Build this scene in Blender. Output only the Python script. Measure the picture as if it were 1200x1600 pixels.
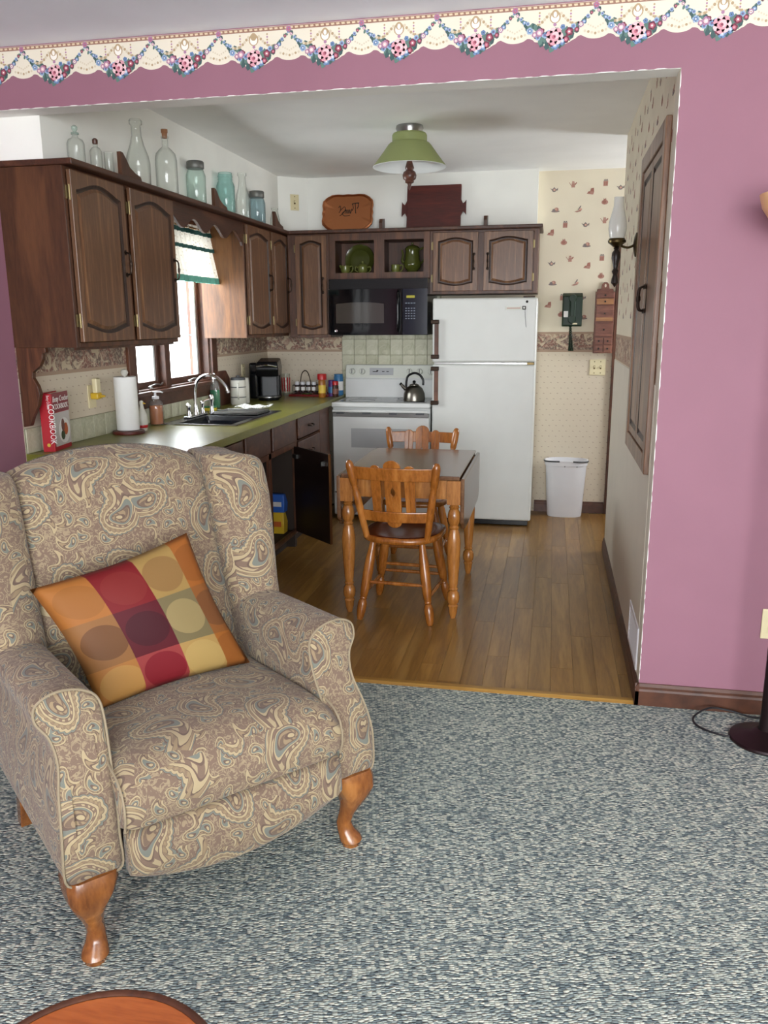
import bpy, bmesh, math, random
from mathutils import Vector, Matrix
random.seed(7)
PI = math.pi
for o in list(bpy.data.objects):
    bpy.data.objects.remove(o, do_unlink=True)
SC = bpy.context.scene
COL = SC.collection

# ------------------------------------------------------------------ camera
F_PX, YAW, PITCH, ROLL, CAM_H = 1283.95, 0.2001, 0.2277, 0.0062, 1.4844
fwd = Vector((-math.sin(YAW) * math.cos(PITCH), math.cos(YAW) * math.cos(PITCH), -math.sin(PITCH)))
rgt = Vector((math.cos(YAW), math.sin(YAW), 0))
dwn = fwd.cross(rgt)
r2 = rgt * math.cos(ROLL) + dwn * math.sin(ROLL)
d2 = dwn * math.cos(ROLL) - rgt * math.sin(ROLL)
cam_d = bpy.data.cameras.new('camera')
cam_d.sensor_fit = 'VERTICAL'
cam_d.sensor_height = 36.0
cam_d.lens = F_PX * 36.0 / 1600.0
cam_d.clip_start = 0.02
cam = bpy.data.objects.new('camera', cam_d)
COL.objects.link(cam)
cam.matrix_world = Matrix(((r2.x, -d2.x, -fwd.x, 0), (r2.y, -d2.y, -fwd.y, 0), (r2.z, -d2.z, -fwd.z, CAM_H), (0, 0, 0, 1)))
SC.camera = cam

# ------------------------------------------------------------------ world, light, exposure
W = bpy.data.worlds.new('overcast_sky')
SC.world = W
W.use_nodes = True
bg = W.node_tree.nodes['Background']
bg.inputs[0].default_value = (0.94, 0.975, 1.0, 1)
bg.inputs[1].default_value = 9.0
SC.view_settings.view_transform = 'Standard'
SC.view_settings.look = 'None'
SC.view_settings.gamma = 1.0
SC.view_settings.use_curve_mapping = False
SC.view_settings.exposure = 1.15
SC.cycles.max_bounces = 14
SC.cycles.diffuse_bounces = 8
SC.cycles.transparent_max_bounces = 16

def portal(name, loc, rot, sx, sy):
    l = bpy.data.lights.new(name, 'AREA')
    l.shape = 'RECTANGLE'
    l.size, l.size_y = sx, sy
    l.cycles.is_portal = True
    o = bpy.data.objects.new(name, l)
    COL.objects.link(o)
    o.location = loc
    o.rotation_euler = rot
    return o

# rear picture window, right hand living-room window, kitchen window
RW = (-1.0, 2.7, 0.5, 2.3)      # rear window  x0 x1 z0 z1 (wall y = -2.6)
SW = (-2.2, -1.3, 0.9, 2.2)      # side window  y0 y1 z0 z1 (wall x = 3.2)
KW = (4.29, 5.35, 1.09, 2.03)    # kitchen window y0 y1 z0 z1 (wall x = -2.29)
HW = (5.80, 6.30, 1.1, 2.1)      # unseen passage opening, added to brighten the kitchen: y0 y1 z0 z1 (wall x = 1.6)
portal('rear_window_portal', ((RW[0] + RW[1]) / 2, -2.72, (RW[2] + RW[3]) / 2), (PI / 2, 0, 0), RW[1] - RW[0], RW[3] - RW[2])
portal('side_window_portal', (3.32, (SW[0] + SW[1]) / 2, (SW[2] + SW[3]) / 2), (PI / 2, 0, PI / 2), SW[1] - SW[0], SW[3] - SW[2])
portal('kitchen_window_portal', (-2.44, (KW[0] + KW[1]) / 2, (KW[2] + KW[3]) / 2), (PI / 2, 0, -PI / 2), KW[1] - KW[0], KW[3] - KW[2])

portal('added_passage_portal', (1.72, (HW[0] + HW[1]) / 2, (HW[2] + HW[3]) / 2), (PI / 2, 0, PI / 2), HW[1] - HW[0], HW[3] - HW[2])  # portal for the added, unseen passage opening

# ------------------------------------------------------------------ helpers
def lin(c):
    c /= 255.0
    return c / 12.92 if c <= 0.04045 else ((c + 0.055) / 1.055) ** 2.4
def rgb(r, g, b):
    return (lin(r), lin(g), lin(b), 1.0)

class MB:
    """collects polygons for one mesh object"""
    def __init__(s):
        s.v = []; s.f = []; s.m = []
    def add(s, vs, fs, mi=0):
        k = len(s.v)
        s.v += [tuple(p) for p in vs]
        for f in fs:
            s.f.append(tuple(i + k for i in f)); s.m.append(mi)
        return s
    def box(s, x0, x1, y0, y1, z0, z1, mi=0):
        vs = [(x, y, z) for x in (x0, x1) for y in (y0, y1) for z in (z0, z1)]
        return s.add(vs, [(0, 1, 3, 2), (4, 6, 7, 5), (0, 4, 5, 1), (2, 3, 7, 6), (0, 2, 6, 4), (1, 5, 7, 3)], mi)
    def loft(s, rings, cap0=True, cap1=True, closed=True, mi=0):
        n = len(rings[0]); vs = [p for r in rings for p in r]; fs = []
        for i in range(len(rings) - 1):
            for j in range(n if closed else n - 1):
                k = (j + 1) % n
                fs.append((i * n + j, i * n + k, (i + 1) * n + k, (i + 1) * n + j))
        if cap0: fs.append(tuple(range(n))[::-1])
        if cap1: fs.append(tuple((len(rings) - 1) * n + j for j in range(n)))
        return s.add(vs, fs, mi)
    def lathe(s, prof, c=(0, 0, 0), n=24, ax='z', cap=True, mi=0, sx=1.0, sy=1.0):
        rings = []
        for r, h in prof:
            ring = []
            for i in range(n):
                a = 2 * PI * i / n
                u, w = r * math.cos(a) * sx, r * math.sin(a) * sy
                p = {'z': (u, w, h), 'y': (u, h, w), 'x': (h, u, w)}[ax]
                ring.append((p[0] + c[0], p[1] + c[1], p[2] + c[2]))
            rings.append(ring)
        return s.loft(rings, cap, cap, True, mi)
    def cyl(s, p0, p1, r0, r1=None, n=14, mi=0):
        return s.tube([p0, p1], [r0, r0 if r1 is None else r1], n, mi=mi)
    def tube(s, pts, r, n=8, closed=False, mi=0, cap=True, flat=1.0):
        P = [Vector(p) for p in pts]; m = len(P)
        R = r if isinstance(r, (list, tuple)) else [r] * m
        rings = []; ref = None
        for i in range(m):
            if closed: t = P[(i + 1) % m] - P[i - 1]
            else: t = P[min(i + 1, m - 1)] - P[max(i - 1, 0)]
            t = t.normalized() if t.length > 1e-9 else Vector((0, 0, 1))
            if ref is None:
                ref = Vector((0, 0, 1)) if abs(t.z) < 0.9 else Vector((1, 0, 0))
            u = (ref - t * ref.dot(t))
            u = u.normalized() if u.length > 1e-6 else t.orthogonal().normalized()
            w = t.cross(u); ref = u
            rings.append([tuple(P[i] + (u * math.cos(a) + w * math.sin(a) * flat) * R[i]) for a in [2 * PI * j / n for j in range(n)]])
        if closed:
            rings.append(rings[0])
            return s.loft(rings, False, False, True, mi)
        return s.loft(rings, cap, cap, True, mi)
    def prism(s, poly, ax, d0, d1, mi=0):
        def q(a, b, d): return {'y': (a, d, b), 'x': (d, a, b), 'z': (a, b, d)}[ax]
        return s.loft([[q(a, b, d0) for a, b in poly], [q(a, b, d1) for a, b in poly]], True, True, True, mi)
    def build(s, name, mats, parent=None, loc=None, rot=None, smooth=False, bevel=0.0, seg=2, sub=0, uv=None, ang=0.7):
        me = bpy.data.meshes.new(name)
        me.from_pydata(s.v, [], s.f)
        if not isinstance(mats, (list, tuple)): mats = [mats]
        for m in mats: me.materials.append(m)
        me.polygons.foreach_set('material_index', s.m)
        bm = bmesh.new(); bm.from_mesh(me)
        bmesh.ops.recalc_face_normals(bm, faces=bm.faces[:])
        bm.to_mesh(me); bm.free()
        if uv:
            lay = me.uv_layers.new(name='UVMap')
            off = uv if isinstance(uv, tuple) else (0, 0)
            for p in me.polygons:
                nx, ny, nz = [abs(a) for a in p.normal]
                for li in p.loop_indices:
                    c = me.vertices[me.loops[li].vertex_index].co
                    if nz >= nx and nz >= ny: q = (c.x, c.y + 0.37)
                    elif ny >= nx: q = (c.x, c.z)
                    else: q = (c.y + 0.63, c.z)
                    lay.data[li].uv = (q[0] + off[0], q[1] + off[1])
        if smooth:
            me.polygons.foreach_set('use_smooth', [True] * len(me.polygons))
            me.set_sharp_from_angle(angle=ang)
        me.update()
        o = bpy.data.objects.new(name, me)
        COL.objects.link(o)
        if parent: o.parent = parent
        if loc: o.location = loc
        if rot: o.rotation_euler = rot
        if bevel:
            b = o.modifiers.new('bevel', 'BEVEL'); b.width = bevel; b.segments = seg; b.limit_method = 'ANGLE'; b.angle_limit = 0.6
            b.harden_normals = False
        if sub:
            b = o.modifiers.new('sub', 'SUBSURF'); b.levels = sub; b.render_levels = sub
        return o

def bx(name, mat, parent, x0, x1, y0, y1, z0, z1, bevel=0.0, **k):
    return MB().box(x0, x1, y0, y1, z0, z1).build(name, mat, parent, bevel=bevel, **k)
def tag(o, label, cat, group=None):
    o['label'] = label; o['category'] = cat
    if group: o['group'] = group
    return o
def thing(name, label, cat, loc=(0, 0, 0), rz=0.0, group=None):
    o = bpy.data.objects.new(name, None)
    o.empty_display_size = 0.05
    COL.objects.link(o)
    o.location = loc; o.rotation_euler = (0, 0, rz)
    return tag(o, label, cat, group)
def struct(o):
    o['kind'] = 'structure'
    return o
def copy_tree(o, parent=None):
    c = o.copy(); COL.objects.link(c); c.parent = parent
    for ch in list(o.children): copy_tree(ch, c)
    return c
def spline(pts, n=8, closed=False):
    P = [Vector(p) for p in pts]; m = len(P); out = []
    for i in range(m if closed else m - 1):
        g = lambda k: P[k % m] if closed else P[max(0, min(m - 1, k))]
        a, b, c, d = g(i - 1), g(i), g(i + 1), g(i + 2)
        for j in range(n):
            t = j / n
            out.append(0.5 * ((2 * b) + (c - a) * t + (2 * a - 5 * b + 4 * c - d) * t * t + (3 * b - a - 3 * c + d) * t ** 3))
    if not closed: out.append(P[-1])
    return [tuple(p) for p in out]
def smooth01(t):
    t = max(0.0, min(1.0, t)); return t * t * (3 - 2 * t)
def text_mesh(name, body, size, mat, parent, loc, rot, depth=0.0004, align='CENTER', sx=1.0, shear=0.0):
    cu = bpy.data.curves.new(name, 'FONT')
    cu.body = body; cu.size = size; cu.align_x = align; cu.extrude = depth; cu.shear = shear; cu.resolution_u = 2
    t = bpy.data.objects.new(name, cu); COL.objects.link(t)
    dg = bpy.context.evaluated_depsgraph_get()
    me = bpy.data.meshes.new_from_object(t.evaluated_get(dg))
    bpy.data.objects.remove(t, do_unlink=True)
    me.materials.clear(); me.materials.append(mat)
    o = bpy.data.objects.new(name, me); COL.objects.link(o)
    o.parent = parent; o.location = loc; o.rotation_euler = rot; o.scale = (sx, 1, 1)
    return o

# ------------------------------------------------------------------ node helpers
class S:
    """socket wrapper with arithmetic"""
    def __init__(s, nt, sock): s.nt = nt; s.k = sock
    def _m(s, op, *a):
        n = s.nt.nodes.new('ShaderNodeMath'); n.operation = op
        for i, x in enumerate((s,) + a):
            if isinstance(x, S): s.nt.links.new(x.k, n.inputs[i])
            else: n.inputs[i].default_value = x
        return S(s.nt, n.outputs[0])
    def __add__(s, o): return s._m('ADD', o)
    __radd__ = __add__
    def __sub__(s, o): return s._m('SUBTRACT', o)
    def __rsub__(s, o): return (s * -1.0) + o
    def __mul__(s, o): return s._m('MULTIPLY', o)
    __rmul__ = __mul__
    def __truediv__(s, o): return s._m('DIVIDE', o)
    def sin(s): return s._m('SINE')
    def cos(s): return s._m('COSINE')
    def sqrt(s): return s._m('SQRT')
    def abs(s): return s._m('ABSOLUTE')
    def floor(s): return s._m('FLOOR')
    def fract(s): return s._m('FRACT')
    def lt(s, o): return s._m('LESS_THAN', o)
    def gt(s, o): return s._m('GREATER_THAN', o)
    def min(s, o): return s._m('MINIMUM', o)
    def max(s, o): return s._m('MAXIMUM', o)
    def atan2(s, o): return s._m('ARCTAN2', o)
    def mod(s, o): return s._m('FLOORED_MODULO', o)
    def sm(s, a, b):
        n = s.nt.nodes.new('ShaderNodeMapRange'); n.interpolation_type = 'SMOOTHSTEP'
        s.nt.links.new(s.k, n.inputs[0]); n.inputs[1].default_value = a; n.inputs[2].default_value = b
        return S(s.nt, n.outputs[0])

class MT:
    def __init__(s, name, rough=0.5, spec=0.5, metal=0.0, base=(0.5, 0.5, 0.5, 1), **k):
        s.m = bpy.data.materials.new(name); s.m.use_nodes = True
        s.nt = s.m.node_tree; s.b = s.nt.nodes['Principled BSDF']
        s.b.inputs['Roughness'].default_value = rough
        s.b.inputs['Specular IOR Level'].default_value = spec
        s.b.inputs['Metallic'].default_value = metal
        s.b.inputs['Base Color'].default_value = base
        s.m.diffuse_color = base
        for a, v in k.items(): s.b.inputs[a.replace('_', ' ')].default_value = v
    def n(s, t): return s.nt.nodes.new('ShaderNode' + t)
    def L(s, a, b):
        s.nt.links.new(a.k if isinstance(a, S) else a, b)
    def coord(s, kind='Object'): return s.n('TexCoord').outputs[kind]
    def mapped(s, src, scale=(1, 1, 1), rot=(0, 0, 0), loc=(0, 0, 0)):
        m = s.n('Mapping'); s.L(src, m.inputs[0])
        m.inputs['Scale'].default_value = scale; m.inputs['Rotation'].default_value = rot
        if isinstance(loc, tuple): m.inputs['Location'].default_value = loc
        else: s.L(loc, m.inputs['Location'])
        return m.outputs[0]
    def xyz(s, src):
        q = s.n('SeparateXYZ'); s.L(src, q.inputs[0])
        return [S(s.nt, o) for o in q.outputs]
    def comb(s, x, y, z=0.0):
        q = s.n('CombineXYZ')
        for i, a in enumerate((x, y, z)):
            if isinstance(a, S): s.L(a, q.inputs[i])
            else: q.inputs[i].default_value = a
        return q.outputs[0]
    def noise(s, src, scale=5, detail=3, rough=0.5, dist=0.0):
        q = s.n('TexNoise'); s.L(src, q.inputs['Vector'])
        q.inputs['Scale'].default_value = scale; q.inputs['Detail'].default_value = detail
        q.inputs['Roughness'].default_value = rough; q.inputs['Distortion'].default_value = dist
        return S(s.nt, q.outputs[0])
    def vor(s, src, scale=5, rnd=1.0, dim='2D', feat='F1'):
        q = s.n('TexVoronoi'); q.voronoi_dimensions = dim; q.feature = feat
        s.L(src, q.inputs['Vector']); q.inputs['Scale'].default_value = scale; q.inputs['Randomness'].default_value = rnd
        return q
    def ramp(s, fac, stops, interp='LINEAR'):
        q = s.n('ValToRGB'); q.color_ramp.interpolation = interp
        e = q.color_ramp.elements
        while len(e) < len(stops): e.new(0.5)
        for i, (p, c) in enumerate(stops): e[i].position = p; e[i].color = c
        s.L(fac, q.inputs[0]); return q.outputs[0]
    def mix(s, fac, a, b, mode='MIX'):
        q = s.n('Mix'); q.data_type = 'RGBA'; q.blend_type = mode
        for sock, x in ((q.inputs[0], fac), (q.inputs[6], a), (q.inputs[7], b)):
            if isinstance(x, S): s.L(x, sock)
            elif hasattr(x, 'links'): s.L(x, sock)
            else: sock.default_value = x
        return q.outputs[2]
    def bump(s, h, strength=0.3, dist=0.01):
        q = s.n('Bump'); s.L(h, q.inputs['Height'])
        q.inputs['Strength'].default_value = strength; q.inputs['Distance'].default_value = dist
        s.L(q.outputs[0], s.b.inputs['Normal']); return s
    def col(s, c): s.L(c, s.b.inputs['Base Color']); return s
    def rgh(s, v): s.L(v, s.b.inputs['Roughness']); return s

def plain(name, c, rough=0.5, **k):
    """single-colour surface with a little procedural mottling"""
    t = MT(name, rough, base=rgb(*c), **k)
    nz = t.noise(t.coord(), 7, 2)
    a = tuple(x * 0.975 for x in rgb(*c)[:3]) + (1,); b = tuple(min(1, x * 1.015) for x in rgb(*c)[:3]) + (1,)
    t.col(t.ramp(nz, [(0.3, a), (0.7, b)]))
    return t.m
def wood(name, dark, mid, light, scale=(14, 14, 1.2), rough=0.4, rnd=0.0, contrast=1.0, bump=0.12, ring=0.5, coat=0.0):
    t = MT(name, rough, base=rgb(*mid))
    src = t.coord()
    if rnd:
        oi = t.n('ObjectInfo'); r = S(t.nt, oi.outputs['Random'])
        q = t.n('VectorMath'); q.operation = 'ADD'; t.L(src, q.inputs[0]); t.L(t.comb(r * 37.0, r * 91.0, r * 53.0), q.inputs[1]); src = q.outputs[0]
    v = t.mapped(src, scale)
    big = t.noise(v, 1.0, 4, 0.55, 0.6)
    fine = t.noise(t.mapped(src, tuple(a * 9 for a in scale)), 1.0, 3, 0.6)
    rings = ((big * 22.0).sin() * 0.5 + 0.5)
    f = big * (1 - 0.35 * ring) + rings * 0.35 * ring * 0.7 + (fine - 0.5) * 0.45
    h = 0.22 / contrast
    c = t.ramp(f, [(max(0, 0.46 - h), rgb(*dark)), (0.46, rgb(*mid)), (min(1, 0.5 + h), rgb(*light))])
    if rnd:
        c = t.mix(1.0, c, t.ramp(r, [(0.0, (1 - rnd, 1 - rnd, 1 - rnd, 1)), (1.0, (1.0, 1.0, 1.0, 1))]), 'MULTIPLY')
    t.col(c)
    if bump: t.bump(fine, bump, 0.002)
    if coat:
        t.b.inputs['Coat Weight'].default_value = coat; t.b.inputs['Coat Roughness'].default_value = 0.12
    return t.m
def glass(name, tint=(0.95, 0.97, 0.96), dens=0.12, rough=0.02, edge=0.5):
    """thin glass: tinted transparency with fresnel reflection and denser edges"""
    m = bpy.data.materials.new(name); m.use_nodes = True; nt = m.node_tree
    for n in list(nt.nodes):
        if n.type != 'OUTPUT_MATERIAL': nt.nodes.remove(n)
    out = [n for n in nt.nodes if n.type == 'OUTPUT_MATERIAL'][0]
    N = nt.nodes.new; Lk = nt.links.new
    tr = N('ShaderNodeBsdfTransparent')
    lw = N('ShaderNodeLayerWeight'); lw.inputs[0].default_value = 0.35
    cr = N('ShaderNodeValToRGB')
    nz = N('ShaderNodeTexNoise'); nz.inputs['Scale'].default_value = 40.0
    cr.color_ramp.elements[0].color = tint + (1,)
    cr.color_ramp.elements[0].position = 0.2
    cr.color_ramp.elements[1].color = tuple(x * (1 - edge) for x in tint) + (1,)
    Lk(lw.outputs['Facing'], cr.inputs[0]); Lk(cr.outputs[0], tr.inputs[0])
    gl = N('ShaderNodeBsdfGlossy'); gl.inputs['Roughness'].default_value = rough
    lf = N('ShaderNodeLayerWeight'); lf.inputs[0].default_value = 0.5
    pw = N('ShaderNodeMath'); pw.operation = 'POWER'; Lk(lf.outputs['Facing'], pw.inputs[0]); pw.inputs[1].default_value = 4.0
    fr = N('ShaderNodeMath'); fr.operation = 'MULTIPLY_ADD'; Lk(pw.outputs[0], fr.inputs[0]); fr.inputs[1].default_value = 0.6; fr.inputs[2].default_value = 0.045
    bp = N('ShaderNodeBump'); bp.inputs['Strength'].default_value = 0.05; Lk(nz.outputs[0], bp.inputs['Height']); Lk(bp.outputs[0], gl.inputs['Normal'])
    df = N('ShaderNodeBsdfDiffuse'); df.inputs[0].default_value = tint + (1,)
    m1 = N('ShaderNodeMixShader'); m1.inputs[0].default_value = dens; Lk(tr.outputs[0], m1.inputs[1]); Lk(df.outputs[0], m1.inputs[2])
    m2 = N('ShaderNodeMixShader'); Lk(fr.outputs[0], m2.inputs[0]); Lk(m1.outputs[0], m2.inputs[1]); Lk(gl.outputs[0], m2.inputs[2])
    Lk(m2.outputs[0], out.inputs[0])
    m.diffuse_color = tint + (0.3,)
    return m

# ------------------------------------------------------------------ materials
def paint(name, c, rough=0.6, bump=0.05):
    t = MT(name, rough, 0.3, base=rgb(*c))
    p = t.coord()
    nz = t.noise(p, 3.0, 3)
    a = tuple(x * 0.96 for x in rgb(*c)[:3]) + (1,); b = tuple(min(1, x * 1.03) for x in rgb(*c)[:3]) + (1,)
    t.col(t.ramp(nz, [(0.3, a), (0.7, b)]))
    t.bump(t.noise(p, 160, 2), bump, 0.002)
    return t.m
M = {}
M['pink'] = paint('pink_wall_paint', (146, 102, 117))
M['cream'] = paint('cream_wall_paint', (222, 212, 200))
M['white'] = paint('white_wall_paint', (238, 238, 232))
M['ceil'] = paint('ceiling_paint', (238, 243, 250))
M['kceil'] = paint('kitchen_ceiling_paint', (238, 238, 236))
M['plaster'] = paint('edge_plaster', (214, 206, 190), 0.8, 0.4)
M['carpet'] = None
def carpet():
    t = MT('berber_carpet', 0.95, 0.1, base=rgb(125, 132, 134))
    src = t.coord()
    w = t.noise(src, 9, 2)
    x, y, z = t.xyz(src)
    # loops set in slanting rows
    u = x * 0.97 + y * 0.24; v = y * 0.97 - x * 0.24 + w * 0.012
    p = t.comb(u * 92.0, v * 175.0)
    vo = t.vor(p, 1.0, 0.75)
    r = t.xyz(vo.outputs['Color'])
    big = t.noise(src, 1.3, 2)
    f = r[0] * 0.85 + r[1] * 0.15 + (big - 0.5) * 0.22
    c = t.ramp(f, [(0.0, rgb(88, 99, 104)), (0.28, rgb(120, 132, 132)), (0.52, rgb(158, 167, 160)), (0.78, rgb(192, 197, 184)), (1.0, rgb(216, 215, 198))])
    d = S(t.nt, vo.outputs['Distance'])
    c = t.mix(d.sm(0.35, 0.75), c, t.mix(0.5, c, rgb(66, 74, 80)))
    t.col(c)
    t.bump(d * -1.0 + r[2] * 0.25, 0.9, 0.006)
    return t.m
M['carpet'] = carpet()
def wallpaper():
    t = MT('kitchen_wallpaper', 0.75, 0.2, base=rgb(214, 202, 178))
    x, y, z = t.xyz(t.coord())
    h = x + y
    # small brown ticks in a staggered grid, below the dado band
    g = 0.052
    row = (z / (g * 0.8)).floor()
    ux = (h / g + row * 0.5).fract() - 0.5
    uz = (z / (g * 0.8)).fract() - 0.5
    ex = ux + uz * 0.8
    d = (ex * ex * 1.6 + uz * uz * 4.0).sqrt()
    tick = d.sm(0.17, 0.10)
    low = t.mix(tick * 0.6, rgb(212, 200, 180), rgb(140, 112, 100))
    nz = t.noise(t.coord(), 2.5, 2)
    up = t.ramp(nz, [(0.3, rgb(220, 210, 188)), (0.7, rgb(228, 219, 198))])
    # floral dado band
    P = t.comb(h, z)
    n1 = t.noise(P, 15, 3, 0.55, 1.4)
    n2 = t.noise(t.mapped(P, loc=(3.3, 7.1, 0)), 11, 2, 0.5, 0.8)
    n3 = t.noise(P, 70, 2, 0.5, 0.5)
    flower = t.ramp(n2, [(0.30, rgb(112, 92, 84)), (0.44, rgb(150, 108, 98)), (0.52, rgb(118, 104, 96)), (0.62, rgb(166, 130, 116)), (0.75, rgb(186, 160, 140))])
    petal = t.mix(n3.sm(0.45, 0.62) * 0.5, flower, rgb(206, 192, 168))
    band = t.mix(n1.sm(0.40, 0.47), rgb(200, 184, 158), petal)
    stripe = ((z - 1.258).abs().lt(0.009)).max((z - 1.392).abs().lt(0.008))
    band = t.mix(stripe, band, rgb(172, 148, 128))
    c = t.mix(z.gt(1.25), low, band)
    c = t.mix(z.gt(1.40), c, up)
    t.col(c)
    t.bump(t.noise(t.coord(), 220, 2), 0.05, 0.001)
    return t.m
M['paper'] = wallpaper()
M['oak'] = wood('stained_oak', (44, 24, 13), (82, 48, 29), (104, 64, 39), (16, 16, 1.3), 0.42, ring=0.6)
M['oak_door'] = wood('stained_oak_door', (68, 44, 29), (106, 73, 50), (134, 97, 68), (38, 38, 1.7), 0.36, ring=0.5, contrast=1.0)
M['oak_x'] = wood('stained_oak_horizontal', (40, 22, 13), (72, 42, 27), (92, 58, 38), (1.3, 16, 16), 0.42)
M['oak_y'] = wood('stained_oak_lengthwise', (40, 22, 13), (70, 40, 26), (90, 55, 36), (16, 1.3, 16), 0.42)
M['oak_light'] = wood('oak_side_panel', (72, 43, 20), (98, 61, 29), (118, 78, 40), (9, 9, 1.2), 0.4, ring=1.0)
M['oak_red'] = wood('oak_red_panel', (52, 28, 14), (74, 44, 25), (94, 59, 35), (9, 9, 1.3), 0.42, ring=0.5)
M['groove'] = wood('dark_moulding', (30, 17, 11), (46, 27, 18), (60, 37, 25), (16, 16, 2), 0.4)
M['trim'] = wood('dark_brown_trim', (48, 24, 13), (82, 46, 28), (104, 62, 40), (2, 2, 2), 0.45)
M['cup'] = wood('cupboard_wood', (76, 50, 34), (122, 88, 64), (150, 114, 86), (20, 20, 1.4), 0.35)
M['maple'] = wood('honey_maple', (98, 52, 14), (148, 88, 32), (176, 114, 52), (10, 10, 2.2), 0.27, ring=0.35, bump=0.03, coat=0.3)
M['maple_leg'] = wood('honey_maple_turned', (116, 68, 24), (164, 106, 48), (188, 132, 70), (12, 12, 2.2), 0.27, ring=0.3, bump=0.03, coat=0.3)
M['seatwood'] = wood('red_maple_seat', (80, 28, 12), (112, 46, 20), (136, 64, 30), (10, 2, 10), 0.25, ring=0.3, bump=0.02, coat=0.3)
M['tabletop'] = wood('brown_table_top', (74, 48, 30), (104, 72, 48), (124, 90, 62), (10, 1.4, 10), 0.22, bump=0.02, ring=0.4, coat=0.2)
M['mahog'] = wood('mahogany_board', (50, 14, 10), (78, 24, 17), (98, 36, 24), (1.2, 12, 12), 0.45)
M['cherry'] = wood('cherry_leg', (90, 48, 18), (130, 77, 34), (160, 104, 52), (10, 10, 3), 0.25, ring=0.3, bump=0.02, coat=0.3)
M['stand'] = wood('side_table_top', (120, 52, 18), (164, 84, 36), (188, 106, 54), (2.0, 14, 14), 0.28, ring=0.3, coat=0.3)
M['stand_rim'] = wood('side_table_rim', (46, 22, 12), (72, 38, 22), (92, 54, 34), (8, 8, 8), 0.35)
M['spice'] = wood('spice_chest_wood', (84, 44, 32), (118, 70, 54), (142, 92, 70), (2, 14, 14), 0.45)
M['spice2'] = wood('spice_chest_light', (130, 82, 46), (158, 108, 66), (176, 128, 84), (2, 14, 14), 0.45)
M['plank'] = wood('laminate_plank', (118, 82, 36), (144, 105, 50), (164, 125, 66), (11, 1.0, 11), 0.3, rnd=0.22, ring=0.8, bump=0.03, coat=0.15)
M['under'] = plain('laminate_underlay', (70, 48, 26), 0.8)
M['tile'] = None
def tile():
    t = MT('glazed_tile', 0.28, base=rgb(180, 184, 158))
    oi = S(t.nt, t.n('ObjectInfo').outputs['Random'])
    src = t.coord()
    n = t.noise(t.mapped(src, (14, 14, 14)), 1.6, 4, 0.6, 1.0)
    f = n + (oi - 0.5) * 0.25
    t.col(t.ramp(f, [(0.2, rgb(158, 158, 130)), (0.5, rgb(190, 189, 164)), (0.8, rgb(208, 206, 186))]))
    t.bump(n, 0.1, 0.003)
    return t.m
M['tile'] = tile()
M['grout'] = plain('tile_grout', (150, 146, 124), 0.9)
def counter():
    t = MT('green_laminate_counter', 0.32, base=rgb(112, 110, 44))
    n = t.noise(t.coord(), 240, 2); b = t.noise(t.coord(), 6, 3)
    t.col(t.ramp(n * 0.6 + b * 0.4, [(0.3, rgb(92, 92, 32)), (0.6, rgb(122, 120, 50)), (0.8, rgb(140, 138, 66))]))
    t.bump(n, 0.04, 0.001)
    return t.m
M['counter'] = counter()
M['enamel'] = plain('white_enamel', (226, 228, 226), 0.3)
M['enamel2'] = plain('white_stove_enamel', (214, 216, 214), 0.25)
M['fwhite'] = plain('white_fridge_enamel', (206, 208, 204), 0.33)
M['panelwhite'] = plain('control_panel_cream', (206, 208, 198), 0.4)
M['ovenglass'] = plain('oven_window_grey', (176, 178, 180), 0.2)
M['cooktop'] = plain('glass_cooktop_grey', (130, 132, 134), 0.15)
M['plastic_w'] = plain('white_plastic', (224, 224, 228), 0.45)
M['black'] = plain('black_plastic', (14, 14, 17), 0.25, spec=0.3)
M['gloss'] = plain('black_glass', (8, 9, 12), 0.06, spec=0.3)
M['mwwin'] = plain('microwave_window_mesh', (58, 54, 50), 0.1)
M['navy'] = plain('dark_blue_panel', (14, 18, 34), 0.15, spec=0.3)
M['button'] = plain('pale_button_print', (112, 122, 140), 0.5)
M['steel'] = plain('brushed_steel', (150, 150, 148), 0.28, metal=1.0)
M['kettle'] = plain('kettle_steel', (120, 116, 108), 0.3, metal=1.0)
M['chrome'] = plain('chrome', (220, 220, 224), 0.1, metal=1.0)
M['brass'] = plain('brass', (190, 150, 80), 0.3, metal=1.0)
M['hinge'] = plain('dull_brass_hinge', (138, 124, 88), 0.45, metal=0.8)
M['darkbrass'] = plain('aged_brass', (92, 78, 52), 0.35, metal=1.0)
M['bronze'] = plain('oil_rubbed_bronze', (48, 36, 28), 0.4, metal=0.8)
M['copper'] = plain('copper', (188, 124, 84), 0.42, metal=1.0)
M['sinkblack'] = plain('black_sink', (20, 22, 28), 0.22)
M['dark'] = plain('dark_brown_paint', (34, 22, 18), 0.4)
M['ink'] = plain('black_ink', (26, 20, 18), 0.6)
M['almond'] = plain('almond_plastic', (220, 208, 168), 0.4)
M['phone'] = plain('dark_green_phone_plastic', (26, 44, 30), 0.4, spec=0.25)
M['ceramic'] = plain('olive_green_ceramic', (70, 74, 30), 0.15)
M['ceramic2'] = plain('light_olive_ceramic', (102, 106, 52), 0.18)
M['shade'] = plain('green_lamp_shade', (146, 156, 100), 0.55)
M['shadein'] = plain('white_shade_lining', (236, 240, 240), 0.5)
M['finial'] = wood('turned_walnut', (50, 26, 18), (84, 50, 38), (108, 72, 56), (10, 10, 10), 0.35)
M['milk'] = plain('frosted_white_glass', (232, 232, 226), 0.25, Transmission_Weight=0.15)
M['peach'] = plain('peach_glass_bowl', (226, 176, 118), 0.35)
M['darkmetal'] = plain('dark_bronze_lamp', (40, 26, 28), 0.3, metal=0.6)
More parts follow.
